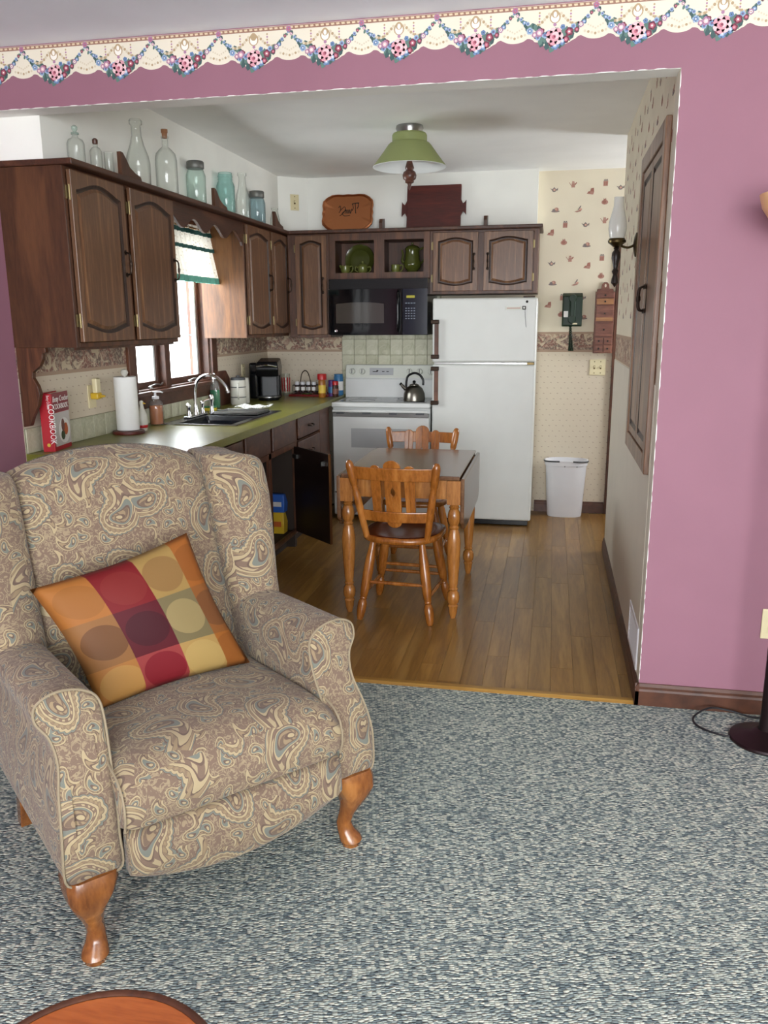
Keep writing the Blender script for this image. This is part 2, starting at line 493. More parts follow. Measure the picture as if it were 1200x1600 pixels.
M['cord'] = plain('black_cord', (18, 18, 22), 0.5)
M['paperw'] = plain('paper_towel_white', (238, 238, 236), 0.9)
M['paper_red'] = plain('red_cover', (178, 32, 44), 0.4)
M['paper_dkred'] = plain('dark_red_cover', (134, 34, 44), 0.4)
M['paper_pic'] = plain('photo_paper', (206, 200, 196), 0.4)
M['paper_edge'] = plain('page_edges', (226, 220, 204), 0.8)
M['orange_food'] = plain('orange_print', (190, 92, 40), 0.5)
M['green_food'] = plain('green_print', (58, 74, 40), 0.5)
M['brown_food'] = plain('brown_print', (120, 74, 64), 0.5)
M['whiteprint'] = plain('white_print', (238, 236, 232), 0.5)
M['yellow'] = plain('yellow_plastic', (206, 168, 40), 0.4)
M['yellowlab'] = plain('yellow_label', (214, 182, 70), 0.5)
M['sponge'] = plain('sponge_yellow', (206, 186, 60), 0.95)
M['spongeg'] = plain('sponge_green', (40, 100, 62), 0.95)
M['red'] = plain('red_plastic', (176, 26, 30), 0.3)
M['redtray'] = plain('red_lacquer', (112, 20, 20), 0.3)
M['blue'] = plain('blue_label', (56, 116, 164), 0.4)
M['bluepack'] = plain('blue_pack', (44, 88, 168), 0.4)
M['purple'] = plain('purple_label', (84, 44, 120), 0.4)
M['amber'] = plain('amber_spice', (150, 92, 24), 0.3)
M['dkglass'] = plain('dark_jar', (60, 34, 26), 0.2)
M['mint'] = plain('mint_ribbon', (96, 162, 144), 0.7)
M['teal'] = plain('dark_teal_ribbon', (38, 84, 78), 0.7)
M['cork'] = plain('cork', (150, 104, 72), 0.9)
M['zinc'] = plain('zinc_lid', (112, 112, 108), 0.5, metal=0.7)
M['soapliq'] = plain('orange_soap', (186, 112, 70), 0.25)
M['greenliq'] = plain('green_dish_soap', (10, 112, 72), 0.15)
M['stone'] = plain('speckled_white_stoneware', (206, 204, 194), 0.35)
M['greylid'] = plain('grey_lid', (70, 72, 76), 0.4)
M['glass'] = glass('clear_glass', (0.93, 0.95, 0.93), 0.06)
M['glass_g'] = glass('pale_green_glass', (0.80, 0.90, 0.86), 0.10)
M['aqua'] = glass('aqua_glass', (0.56, 0.77, 0.74), 0.18)
M['aqua2'] = glass('grey_aqua_glass', (0.54, 0.67, 0.70), 0.18)
M['pane'] = glass('window_glass', (0.97, 0.98, 0.98), 0.0, 0.01, 0.1)
M['amberglass'] = glass('amber_glass', (0.75, 0.5, 0.18), 0.3)
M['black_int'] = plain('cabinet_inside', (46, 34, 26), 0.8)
M['piping'] = plain('piping_cord', (140, 126, 103), 0.9)
M['vinyl'] = plain('white_vinyl_sash', (226, 232, 232), 0.5)
def curtain_cloth():
    t = MT('sheer_curtain', 0.9, 0.1, base=rgb(232, 228, 214))
    v = t.vor(t.coord(), 55, 1.0, '3D')
    t.col(t.ramp(S(t.nt, v.outputs['Distance']), [(0.15, rgb(196, 180, 160)), (0.4, rgb(236, 232, 220))]))
    nt = t.nt
    tl = t.n('BsdfTranslucent'); tl.inputs[0].default_value = rgb(236, 230, 216)
    mx = t.n('MixShader'); mx.inputs[0].default_value = 0.12
    out = [n for n in nt.nodes if n.type == 'OUTPUT_MATERIAL'][0]
    t.L(t.b.outputs[0], mx.inputs[1]); t.L(tl.outputs[0], mx.inputs[2]); t.L(mx.outputs[0], out.inputs[0])
    return t.m
M['curtain'] = curtain_cloth()
def cloth_check():
    t = MT('checked_dish_cloth', 0.95, 0.1, base=rgb(220, 220, 214))
    x, y, z = t.xyz(t.coord())
    a = ((x * 45.0).fract().lt(0.18)).max((y * 45.0).fract().lt(0.18))
    t.col(t.mix(a * 0.7, rgb(228, 228, 222), rgb(120, 124, 126)))
    return t.m
M['dishcloth'] = cloth_check()

def paisley():
    t = MT('paisley_upholstery', 0.92, 0.15, base=rgb(160, 136, 112))
    t.b.inputs['Sheen Weight'].default_value = 0.15
    uvn = t.n('UVMap').outputs[0]
    x0, y0, z0 = t.xyz(uvn)
    w1 = t.noise(uvn, 7, 2); w2 = t.noise(t.mapped(uvn, loc=(5.2, 1.3, 0)), 7, 2)
    x = x0 + (w1 - 0.5) * 0.03; y = y0 + (w2 - 0.5) * 0.03
    P = t.comb(x, y)
    def layer(scale, rnd, k, size):
        v = t.vor(t.mapped(P, loc=(k, k * 1.7, 0)), scale, rnd)
        pos = t.xyz(v.outputs['Position']); rc = t.xyz(v.outputs['Color'])
        qx = (x + k - pos[0]) * scale; qy = (y + k * 1.7 - pos[1]) * scale
        r = (qx * qx + qy * qy).sqrt()
        sgn = rc[1].gt(0.5) * 2.0 - 1.0
        a = rc[0] * 6.2832 + sgn * r * 2.6            # swirl bends the drop into a comma
        ca, sa = a.cos(), a.sin()
        px = qx * ca - qy * sa; py = qx * sa + qy * ca
        th = px.atan2(py)
        f = ((px * px * 3.0 + py * py).sqrt() * 1.05 + py * 0.52) * size
        return f, th, rc
    f1, th1, rc1 = layer(5.8, 0.5, 3.1, 1.12)
    f2, th2, rc2 = layer(17.0, 0.65, 7.7, 1.15)
    cream, taupe, plum, blue, tan = rgb(168, 151, 118), rgb(106, 85, 75), rgb(80, 61, 59), rgb(98, 107, 104), rgb(136, 116, 90)
    sc = ((th1 * 9.0).sin().abs()) * 0.035
    fo = f1 - sc * f1.sm(0.36, 0.5)
    big = t.ramp(fo, [(0.0, cream), (0.05, plum), (0.08, tan), (0.15, plum), (0.175, blue), (0.225, cream), (0.25, plum), (0.265, taupe), (0.33, plum), (0.345, cream), (0.395, plum), (0.405, tan), (0.455, plum), (0.465, cream), (0.52, plum), (0.53, blue), (0.56, plum), (0.575, taupe)], 'CONSTANT')
    dots = ((th1 * 11.0).sin().gt(0.2)) * (f1.gt(0.275)) * (f1.lt(0.325))
    big = t.mix(dots * 0.9, big, cream)
    dots2 = ((th1 * 5.0 + f1 * 40.0).sin().gt(0.4)) * (f1.gt(0.085)) * (f1.lt(0.15))
    big = t.mix(dots2 * 0.8, big, plum)
    rib = ((th1 * 16.0).sin().gt(0.3)) * (fo.gt(0.405)) * (fo.lt(0.45))
    big = t.mix(rib * 0.6, big, taupe)
    small = t.ramp(f2, [(0.0, cream), (0.08, plum), (0.14, blue), (0.24, cream), (0.30, plum), (0.335, tan), (0.41, plum), (0.43, cream), (0.53, plum), (0.555, taupe)], 'CONSTANT')
    sd = ((th2 * 7.0).sin().gt(0.3)) * (f2.gt(0.34)) * (f2.lt(0.42))
    small = t.mix(sd * 0.7, small, plum)
    fil = (t.noise(P, 46, 2, 0.5, 1.5) * 26.0).sin()
    small = t.mix((fil.gt(0.45)) * (f2.gt(0.56)) * 0.7, small, rgb(156, 140, 112))
    c = t.mix(fo.lt(0.585), small, big)
    weave = t.noise(uvn, 900, 1)
    c = t.mix(0.25, c, t.mix(weave, rgb(80, 63, 60), rgb(172, 156, 126)))
    t.col(c)
    t.bump(weave, 0.25, 0.001)
    return t.m
M['paisley'] = paisley()

def pillow_mat():
    t = MT('patchwork_circle_satin', 0.6, 0.2, base=rgb(200, 140, 70))
    t.b.inputs['Sheen Weight'].default_value = 0.0
    u, v, _ = t.xyz(t.n('UVMap').outputs[0])
    # columns at 0 .29 .59 .84 1, rows at 0 .28 .64 1 (v up)
    ci = u.gt(0.285) + u.gt(0.575) + u.gt(0.835)
    ri = v.gt(0.27) + v.gt(0.64)
    idx = (ri * 4.0 + ci + 0.5) / 12.0
    base = [(144, 96, 47), (126, 49, 48), (147, 118, 69), (137, 83, 34),
            (122, 83, 46), (75, 19, 27), (102, 91, 63), (122, 75, 37),
            (142, 89, 40), (102, 22, 25), (137, 110, 63), (136, 80, 33)]
    circ = [(152, 112, 60), (107, 24, 32), (154, 128, 77), (127, 75, 32),
            (95, 62, 36), (58, 16, 24), (129, 113, 76), (102, 64, 36),
            (132, 83, 37), (107, 32, 30), (122, 92, 53), (124, 72, 30)]
    cb = t.ramp(idx, [(i / 12.0, rgb(*c)) for i, c in enumerate(base)], 'CONSTANT')
    cc = t.ramp(idx, [(i / 12.0, rgb(*c)) for i, c in enumerate(circ)], 'CONSTANT')
    # circle centre of the current cell
    cx = ci.lt(0.5) * 0.165 + (ci.gt(0.5) * ci.lt(1.5)) * 0.435 + (ci.gt(1.5) * ci.lt(2.5)) * 0.705 + ci.gt(2.5) * 0.93
    cy = ri.lt(0.5) * 0.12 + (ri.gt(0.5) * ri.lt(1.5)) * 0.455 + ri.gt(1.5) * 0.80
    d = ((u - cx) * (u - cx) + (v - cy) * (v - cy)).sqrt()
    c = t.mix(d.lt(0.135), cb, cc)
    t.col(c)
    t.bump(t.noise(t.coord(), 9, 2), 0.12, 0.02)
    return t.m
M['pillow'] = pillow_mat()

# ------------------------------------------------------------------ room constants
Y1, T1 = 3.147, 0.10            # pink wall and its thickness
XR, XL, XLJ = 0.385, -2.29, -2.29
YB = 6.53                        # kitchen back wall
ZH, ZK, ZLV = 2.3055, 2.55, 2.53
LX0, LX1, LY0 = -2.29, 3.2, -2.6  # living room

# ------------------------------------------------------------------ living room shell
o = struct(bx('floor', M['carpet'], None, LX0, LX1, LY0, Y1 + 0.005, -0.08, 0.0))
o['label'] = 'grey blue berber carpet of the living room'
struct(bx('ceiling', M['ceil'], None, LX0 - .1, LX1 + .1, LY0 - .1, Y1, ZLV, ZLV + 0.1))
# pink wall with the wide opening: left pier, header, right pier
wf = MB()
wf.box(XLJ, XR, Y1, Y1 + T1, ZH, ZK)
wf.box(XR, LX1 + .1, Y1, Y1 + T1, -.08, ZK)
wall_front = struct(wf.build('wall_front', M['pink']))
# bare white-plaster returns of the opening, chipped along the edge
rt = MB()
rt.box(XLJ, XR + .02, Y1 + .004, Y1 + T1 + .001, ZH - .0015, ZH + .02)
rt.build('opening_underside', M['white'], wall_front)
bx('opening_return', M['plaster'], wall_front, XR - .0015, XR + .02, Y1 + .003, Y1 + T1 + .001, 0.0, ZH)
edge = MB()
random.seed(3)
z = 0.10
while z < ZH - .03:
    h = random.uniform(.02, .09); w = random.uniform(.0005, .0018) * (1.6 if z > 1.0 else 1)
    edge.prism([(XR - .001, z), (XR + w, z + h * .2), (XR + w * .6, z + h * .7), (XR - .001, z + h)], 'y', Y1 - .0012, Y1 + .004)
    z += h * random.uniform(.8, 1.3)
x = XLJ
while x < XR - .03:
    h = random.uniform(.02, .1); w = random.uniform(.0002, .0014)
    edge.prism([(x, ZH - .002), (x + h * .3, ZH + w), (x + h * .7, ZH + w * .6), (x + h, ZH - .002)], 'y', Y1 - .0012, Y1 + .004)
    x += h * random.uniform(.9, 1.6)
edge.build('chipped_paint_edge', M['white'], wall_front)

def wall_with_hole(name, mat, ax, d0, d1, a0, a1, z0, z1, hole):
    """wall slab normal to ax with one rectangular opening"""
    h0, h1, hz0, hz1 = hole; m = MB()
    def B(p0, p1, q0, q1):
        if ax == 'y': m.box(p0, p1, d0, d1, q0, q1)
        else: m.box(d0, d1, p0, p1, q0, q1)
    B(a0, h0, z0, z1); B(h1, a1, z0, z1); B(h0, h1, z0, hz0); B(h0, h1, hz1, z1)
    return struct(m.build(name, mat))
wall_with_hole('wall_rear', M['cream'], 'y', LY0 - .1, LY0, LX0 - .1, LX1 + .1, -.08, ZLV, RW)
wall_with_hole('wall_right', M['cream'], 'x', LX1, LX1 + .1, LY0, Y1, -.08, ZLV, SW)
struct(bx('wall_left', M['pink'], None, LX0 - .1, LX0, LY0, Y1 + T1, -.08, ZK))
for i, (ax, hole) in enumerate((('y', RW), ('x', SW))):
    a0, a1, z0, z1 = hole; m = MB()
    def B(p0, p1, q0, q1):
        if ax == 'y': m.box(p0, p1, LY0 - .09, LY0 + .02, q0, q1)
        else: m.box(LX1 - .02, LX1 + .09, p0, p1, q0, q1)
    B(a0 - .06, a0 + .04, z0 - .06, z1 + .06); B(a1 - .04, a1 + .06, z0 - .06, z1 + .06)
    B(a0 + .04, a1 - .04, z0 - .06, z0 + .04); B(a0 + .04, a1 - .04, z1 - .04, z1 + .06)
    for k in (1, 2):
        c = a0 + (a1 - a0) * k / 3; B(c - .03, c + .03, z0 + .04, z1 - .04)
    w = struct(m.build('window_%d' % (i + 2), M['trim'], bevel=.004))

# ------------------------------------------------------------------ kitchen shell
struct(bx('ceiling_kitchen', M['kceil'], None, XL - .1, 1.7, Y1 + T1, YB + .1, ZK, ZK + .1))
wall_back = struct(bx('wall_back', M['paper'], None, XL - .1, 1.7, YB, YB + .1, -.08, ZK))
wall_kl = wall_with_hole('wall_kitchen_left', M['paper'], 'x', XL - .14, XL, Y1 + T1, YB + .05, -.08, ZK, KW)
wall_kr = struct(bx('wall_kitchen_right', M['paper'], None, XR, XR + .11, Y1 + T1, 5.42, -.08, ZK))
wall_with_hole('wall_hall', M['white'], 'x', 1.6, 1.7, Y1 + T1, YB, -.08, ZK, HW)  # hole in this wall is added to let extra daylight into the kitchen
sf = MB().prism([(XL, 3.25), (-2.07, 3.25), (-2.07, 6.268), (-1.884, 6.417), (-.148, 6.417), (-.148, YB), (XL, YB)], 'z', 2.141, ZK)
struct(sf.build('wall_soffit', M['white']))
# plain cream vinyl below the band on the right-hand wall
struct(bx('wall_vinyl_panel', plain('cream_vinyl', (210, 202, 186), .5), None, XR - .003, XR, Y1 + T1, 5.419, .08, 1.245))

# laminate floor: each strip is its own plank
fk = struct(bx('floor_kitchen', M['under'], None, XL, 1.6, Y1 + .005, YB, -.08, -.004))
random.seed(11)
pw = 0.094; x = XL + .55
plank_meshes = {}
row = 0
while x < 1.2:
    x1 = min(x + pw, 1.2)
    y = Y1 + .03 - random.uniform(0, .9)
    while y < YB:
        ln = random.choice((.62, .82, 1.02, 1.22))
        a, b = max(y, Y1 + .03), min(y + ln, YB)
        hidden = (x1 < -1.66) or (x > XR and b < 5.4)
        if b - a > .04 and not hidden:
            m = MB().box(0, x1 - x - .0006, 0, b - a - .0006, -.012, 0.0)
            p = m.build('plank', M['plank'], fk, loc=(x, a, 0), bevel=.0005, seg=1)
        y += ln
    x = x1; row += 1
# gold threshold strip between carpet and laminate
th = MB().prism([(Y1 - .012, 0.0), (Y1 + .002, .009), (Y1 + .028, .009), (Y1 + .04, 0.0)], 'x', XLJ + .4, XR - .006)
struct(th.build('trim_1', wood('gold_threshold', (128, 92, 40), (158, 118, 54), (178, 138, 72), (1, 14, 14), .35)))

def base_prof(d):
    return [(0, 0), (d, 0), (d, .06), (d * .75, .068), (d * .75, .078), (d * .35, .09), (0, .09)]
m = MB()
m.prism([(Y1 - a, b) for a, b in base_prof(.016)], 'x', XR - .016, LX1)
struct(m.build('baseboard_front', M['trim'], bevel=.001))
m = MB()
m.loft([[(XR - a, y, b) for a, b in base_prof(.016)] for y in (Y1 - .016, 5.42)])
struct(m.build('baseboard_right', M['trim']))
m = MB()
m.prism([(YB - a, b) for a, b in base_prof(.014)], 'x', -.10, .438)
struct(m.build('baseboard_back', M['trim']))
m = MB()
m.loft([[(XL + a, y, b) for a, b in base_prof(.016)] for y in (LY0, Y1 + .09)])
struct(m.build('baseboard_left', M['trim']))
# doorway casing on the back wall at the passage
d1 = MB()
d1.box(.440, .525, YB - .022, YB, 0, 2.03); d1.box(1.30, 1.37, YB - .022, YB, 0, 2.03); d1.box(.440, 1.37, YB - .022, YB, 2.03, 2.10)
d1 = struct(d1.build('door_1', M['trim'], bevel=.004))
bx('door_leaf', M['trim'], d1, .525, 1.30, YB - .012, YB, 0.01, 2.03)
MB().lathe([(.006, -.03), (.012, -.03), (.026, -.045), (.026, -.06), (.012, -.07)], (1.24, YB - .0, 1.0), 16, 'y').build('door_knob', M['brass'], d1, smooth=True)

# ------------------------------------------------------------------ wallpaper border on the pink wall
PER, X_BOW, ZT = 0.2690, -2.053, 2.526
def border():
    def zb(u):
        u = u % PER; d = abs(u - PER / 2)
        if d < .088: z = -.098 - .034 * math.cos(d / .088 * PI / 2) + .0022 * math.cos(u * 330)
        else:
            e = min(u, PER - u); z = -.092 - .022 * math.sqrt(max(0, 1 - (e / .0465) ** 2))
        return z
    m = MB(); n = 30
    x = X_BOW - 1 * PER; xe = LX1 - .005
    x = max(x, LX0 + .001); pts = []
    k = 0
    while x < xe:
        pts.append(x); x += PER / n
    top = ZT
    vs = []; fs = []
    for i, px in enumerate(pts):
        z = top + zb(px - X_BOW)
        vs += [(px, Y1 - .0008, top), (px, Y1 - .0008, z), (px, Y1, top), (px, Y1, z)]
    for i in range(len(pts) - 1):
        a, b = i * 4, i * 4 + 4
        fs += [(a, a + 1, b + 1, b), (a + 1, a + 3, b + 3, b + 1), (a + 2, a, b, b + 2)]
    m.add(vs, fs)
    cream = paint('border_cream_paper', (226, 218, 200), .7)
    bo = m.build('wallpaper_border', cream, wall_front)
    # printed decoration: flat shapes lying on the paper
    mats = [plain('print_' + nme, c, .7) for nme, c in (
        ('rope_brown', (150, 112, 96)), ('rope_cream', (214, 196, 164)), ('lace', (208, 196, 172)), ('tan', (178, 154, 120)),
        ('pink', (214, 152, 164)), ('pale_pink', (232, 192, 196)), ('rose', (188, 104, 122)), ('burgundy', (122, 58, 76)),
        ('blue', (108, 136, 178)), ('pale_blue', (158, 180, 208)), ('mauve', (172, 128, 158)), ('green', (92, 122, 112)), ('dark_green', (62, 88, 88)), ('white', (240, 234, 226)))]
    RB, RC, LA, TA, PK, PP, RO, BU, BL, PB, MA, GR, DG, WH = range(14)
    d = MB(); lay = [0]
    def disc(cx, cz, r, mi, n=8, ry=None, rot=0.0, lift=None):
        lay[0] += 1
        y = Y1 - .0010 - (lay[0] % 60) * .00002 if lift is None else Y1 - lift
        ry = ry or r
        d.add([(cx + r * math.cos(a) * math.cos(rot) - ry * math.sin(a) * math.sin(rot), y, cz + r * math.cos(a) * math.sin(rot) + ry * math.sin(a) * math.cos(rot)) for a in [2 * PI * i / n for i in range(n)]], [tuple(range(n))], mi)
    def flower(cx, cz, r, c0, c1, c2, L0):
        for i in range(5):
            a = 2 * PI * i / 5 + cx * 40
            disc(cx + r * .55 * math.cos(a), cz + r * .55 * math.sin(a), r * .55, c0, 7, lift=L0)
        disc(cx, cz, r * .6, c1, 8, lift=L0 + .0001); disc(cx, cz, r * .25, c2, 6, lift=L0 + .0002)
    rnd = random.Random(5)
    items = []
    for i in range(46):
        t = (i + .5) / 46
        items.append((t, rnd.uniform(-1, 1), rnd.random(), rnd.random()))
    p0 = X_BOW - 1 * PER
    while p0 < xe - PER:
        if p0 < LX0 - PER: p0 += PER; continue
        X = lambda u: p0 + u
        # rope along the top
        d.add([(X(0), Y1 - .0010, top - .001), (X(PER), Y1 - .0010, top - .001), (X(PER), Y1 - .0010, top - .014), (X(0), Y1 - .0010, top - .014)], [(0, 1, 2, 3)], RB)
        for i in range(14):
            u = PER * (i + .15) / 14
            d.add([(X(u), Y1 - .0012, top - .004), (X(u + .012), Y1 - .0012, top - .0035), (X(u + .013), Y1 - .0012, top - .0095), (X(u + .002), Y1 - .0012, top - .0105)], [(0, 1, 2, 3)], RC)
        # lace swags and crest
        for sx in (-1, 1):
            for j in range(9):
                a = j / 8
                disc(X(PER / 2 + sx * (.02 + .06 * a)), top - .030 - .034 * math.sin(a * PI * .62), .0052, TA if j % 2 else LA, 7)
            for j in range(5):
                disc(X(PER / 2 + sx * .052), top - .024 - j * .009, .0035, MA if j % 2 else TA, 6)
        disc(X(PER / 2), top - .040, .019, TA, 12, .020); disc(X(PER / 2), top - .042, .014, WH, 12, .015)
        disc(X(PER / 2), top - .030, .012, TA, 10, .013); disc(X(PER / 2), top - .032, .006, WH, 8, .009)
        disc(X(PER / 2), top - .063, .006, MA, 7)
        for j in range(7):
            disc(X((j - 3) * .0115), top - .098 + abs(j - 3) * .003, .0046, TA if j % 2 else LA, 6)
            disc(X((j - 3) * .008), top - .082 + abs(j - 3) * .004, .0032, LA, 6)
        # garland
        for t, off, c, sz in items:
            u = PER * t; q = abs(2 * t - 1)
            z = -.018 - .092 * (1 - q ** 1.7); th = .022 * (1 - q) + .004
            s = .0045 + .009 * (1 - q)
            disc(X(u) + off * .004, top + z + off * th * .9, s * 1.4, GR if c < .55 else DG, 6, s * .8, rot=off * 2)
        for t, off, c, sz in items[1::2]:
            u = PER * t; q = abs(2 * t - 1)
            z = -.016 - .092 * (1 - q ** 1.7); th = .02 * (1 - q) + .002
            r = .0045 + .0085 * (1 - q) * (.6 + .6 * sz)
            c0, c1, c2 = ((BL, PB, WH), (BU, RO, PK), (MA, PP, WH), (PB, BL, BU))[int(c * 3.99)]
            flower(X(u), top + z - off * th, r, c0, c1, c2, .0024)
        zc = top - .100
        for i in range(7):
            a = 2 * PI * i / 7
            disc(X(PER / 2) + .017 * math.cos(a), zc + .016 * math.sin(a), .013, PK if i % 2 else PP, 8, lift=.0028)
        disc(X(PER / 2), zc, .016, PK, 10, lift=.0029); disc(X(PER / 2) + .003, zc + .003, .012, PP, 9, lift=.0030)
        disc(X(PER / 2) - .002, zc - .001, .007, RO, 8, lift=.0031); disc(X(PER / 2), zc, .0035, BU, 6, lift=.0032)
        flower(X(PER * .68), top - .088, .013, BU, RO, WH, .0029); flower(X(PER * .31), top - .086, .013, MA, PP, WH, .0029)
        flower(X(PER * .19), top - .078, .011, PB, BL, WH, .0029); flower(X(PER * .82), top - .068, .009, MA, WH, RO, .0029)
        flower(X(PER * .60), top - .072, .008, BL, BL, DG, .0029)
        # bow
        flower(X(0), top - .012, .010, MA, RO, BL, .0026)
        p0 += PER
    pr = d.build('border_print', mats, bo)
    pr['kind'] = 'stuff'
border()

# ------------------------------------------------------------------ printed kitchen motifs on the wallpaper
def motifs():
    mats = [plain('motif_terracotta', (176, 132, 118), .75), plain('motif_grey', (130, 118, 116), .75), plain('motif_rust', (160, 108, 94), .75), plain('motif_pale', (212, 168, 148), .75)]
    def ell(cx, cy, rx, ry, c, n=10): return ([(cx + rx * math.cos(2 * PI * i / n), cy + ry * math.sin(2 * PI * i / n)) for i in range(n)], c)
    K = {
     'pot': [ell(0, -.1, .5, .42, 1), ell(.05, -.05, .25, .22, 3), ([(-.9, .3), (-.5, -.1), (-.35, .1)], 1), ([(.5, .1), (.85, .35), (.8, -.2), (.45, -.2)], 1), ([(-.2, .3), (.2, .3), (0, .55)], 1)],
     'can': [([(-.4, -.6), (.4, -.6), (.32, .3), (-.32, .3)], 0), ([(-.95, .45), (-.85, .5), (-.3, -.2), (-.35, -.35)], 0), ([(.35, .2), (.7, .5), (.8, .3), (.4, -.2)], 2), ([(-.3, .35), (.3, .35), (.15, .75), (-.1, .55), (-.2, .8)], 0)],
     'jug': [([(-.8, -.5), (.6, -.7), (.8, -.1), (.1, .1), (-.5, -.1)], 0), ([(-.1, 0), (.75, -.1), (.7, .7), (.1, .6)], 2), ell(-.3, -.2, .25, .2, 2)],
     'jar': [([(-.5, -.7), (.45, -.7), (.5, .35), (-.5, .35)], 0), ([(-.3, -.5), (-.1, -.5), (-.1, .2), (-.3, .2)], 2), ([(.1, -.5), (.3, -.5), (.3, .2), (.1, .2)], 2), ([(-.5, .4), (-.2, .8), (0, .5), (.25, .8), (.5, .4)], 1)],
     'hat': [ell(0, -.35, .95, .22, 1), ell(.2, .05, .5, .42, 0), ell(-.35, -.1, .38, .3, 1), ell(.1, .1, .2, .18, 3)],
     'scoop': [([(-.9, -.55), (.2, -.2), (.8, -.1), (.5, -.5), (-.3, -.7)], 0), ([(-.2, -.2), (.4, .7), (.6, .65), (.2, -.15)], 1), ell(.45, -.05, .35, .2, 3)],
     'tom': [ell(0, -.1, .72, .52, 0, 12), ell(-.1, -.05, .4, .35, 2), ([(-.3, .35), (-.25, .75), (0, .45), (.2, .8), (.3, .4)], 2)],
    }
    d = MB()
    def put(kind, a, z, s, wall):
        for i, (poly, c) in enumerate(K[kind]):
            e = .0006 + .0003 * i
            if wall == 'b': d.add([(a + px * s, YB - e, z + py * s) for px, py in poly], [tuple(range(len(poly)))], c)
            else: d.add([(XR - e, a - px * s, z + py * s) for px, py in poly], [tuple(range(len(poly)))], c)
    kinds = ['pot', 'can', 'jug', 'jar', 'hat', 'scoop', 'tom']
    # the same repeat as in the photograph, spaced 0.29 m sideways and 0.57 m high
    base = [('pot', .0, .0), ('can', .135, .03), ('jug', .26, -.02), ('jar', .365, .035), ('hat', .015, -.14), ('scoop', .18, -.14), ('tom', .365, -.095),
            ('jar', .09, -.245), ('pot', .235, -.25), ('can', .37, -.225), ('jug', -.015, -.30), ('tom', .085, -.37), ('hat', .25, -.39)]
    for ix in range(-1, 4):
        for iz in range(0, 3):
            for k, dx, dz in base:
                a = -.035 + dx + ix * .47; z = 2.42 + dz - iz * .52
                if 1.43 < z < 2.52 and -.1 < a < 1.55: put(k, a, z, .033, 'b')
                
    pb = d.build('motif_print', mats, wall_back); pb['kind'] = 'stuff'
    d = MB()
    for iy in range(-1, 6):
        for iz in range(0, 3):
            for k, dx, dz in base:
                a = 3.3 + dx + iy * .47; z = 2.42 + dz - iz * .52
                if 1.43 < z < 2.52 and 3.27 < a < 5.39: put(k, a, z, .033, 'r')
    # ticks go with the pattern on the right-hand wall
    pb = d.build('motif_print', mats, wall_kr); pb['kind'] = 'stuff'
motifs()

# ------------------------------------------------------------------ cabinet doors
def door_loop(W, H, ins, top, bot, st=.05, n=14):
    """inner opening outline (counter-clockwise in x,z) with arched ends"""
    x0, x1 = st + ins, W - st - ins
    def arch(t, a): return a * math.sin(PI * t) ** 1.35 if a else 0
    P = []
    for i in range(n + 1):
        t = i / n; P.append((x0 + (x1 - x0) * t, st + ins + bot * 1.0 - arch(t, bot)))
    for i in range(n + 1):
        t = 1 - i / n; P.append((x0 + (x1 - x0) * t, H - st - ins - top + arch(t, top)))
    return P
def panel_door(parent, x0, x1, z0, z1, y=0.0, hinge='L', top=.035, bot=.03, mats=None, name='door', st=.035, handle='bar', th=.02, rot=None, hmat=None):
    """raised-panel door; front faces -y at y - th"""
    mats = mats or (M['oak_door'], M['groove'])
    W, H = x1 - x0, z1 - z0
    if top == 0 and bot == 0: n = 2
    else: n = 14
    L = [door_loop(W, H, i, top, bot, st, n) for i in (0.0, .010, .016, .030)]
    N = len(L[0])
    outer = []
    for i, (a, b) in enumerate(L[0]):
        if i <= n: outer.append((W * i / n, 0.0))
        else: outer.append((W * (1 - (i - n - 1) / n), H))
    m = MB()
    y3 = lambda P, yy: [(a, yy, b) for a, b in P]
    m.loft([y3(outer, 0.0), y3(outer, -th), y3(L[0], -th)], cap0=True, cap1=False)
    d = m.build(name, mats[0], parent, loc=(x0, y, z0), bevel=.0025, seg=1)
    g = MB(); g.loft([y3(L[0], -th), y3(L[1], -th + .008), y3(L[2], -th + .008)], cap0=False, cap1=False)
    g.build('panel_moulding', mats[1], d)
    g = MB(); g.loft([y3(L[2], -th + .008), y3(L[3], -th + .001)], cap0=False, cap1=True)
    g.build('raised_panel', mats[0], d)
    hx = .010 if hinge == 'L' else W - .010
    for hz in (.09, H - .09):
        if H > .2:
            xa, xb = (-.014, .001) if hinge == 'L' else (W - .001, W + .014)
            MB().box(xa, xb, -.005, -.0005, hz - .026, hz + .026).cyl((xa + .0075 + (.006 if hinge == 'L' else -.006), -.011, hz - .03), (xa + .0075 + (.006 if hinge == 'L' else -.006), -.011, hz + .03), .0045, n=8).build('hinge', M['hinge'], d)
    if handle:
        px = W - .028 if hinge == 'L' else .028
        pz = H * .5 if handle == 'bar' else handle
        h = MB()
        h.tube(spline([(px, -th, pz - .05), (px, -th - .022, pz - .042), (px, -th - .026, pz), (px, -th - .022, pz + .042), (px, -th, pz + .05)], 5), .0042, 8)
        h.lathe([(.004, 0), (.011, -.002), (.011, -.004), (.004, -.006)], (px, -th, pz - .05), 10, 'y'); h.lathe([(.004, 0), (.011, -.002), (.011, -.004), (.004, -.006)], (px, -th, pz + .05), 10, 'y')
        h.lathe([(.003, -.016), (.007, -.006), (.007, .006), (.003, .016)], (px, -th - .026, pz), 8, 'z')
        h.build('handle', hmat or M['bronze'], d, smooth=True)
    return d

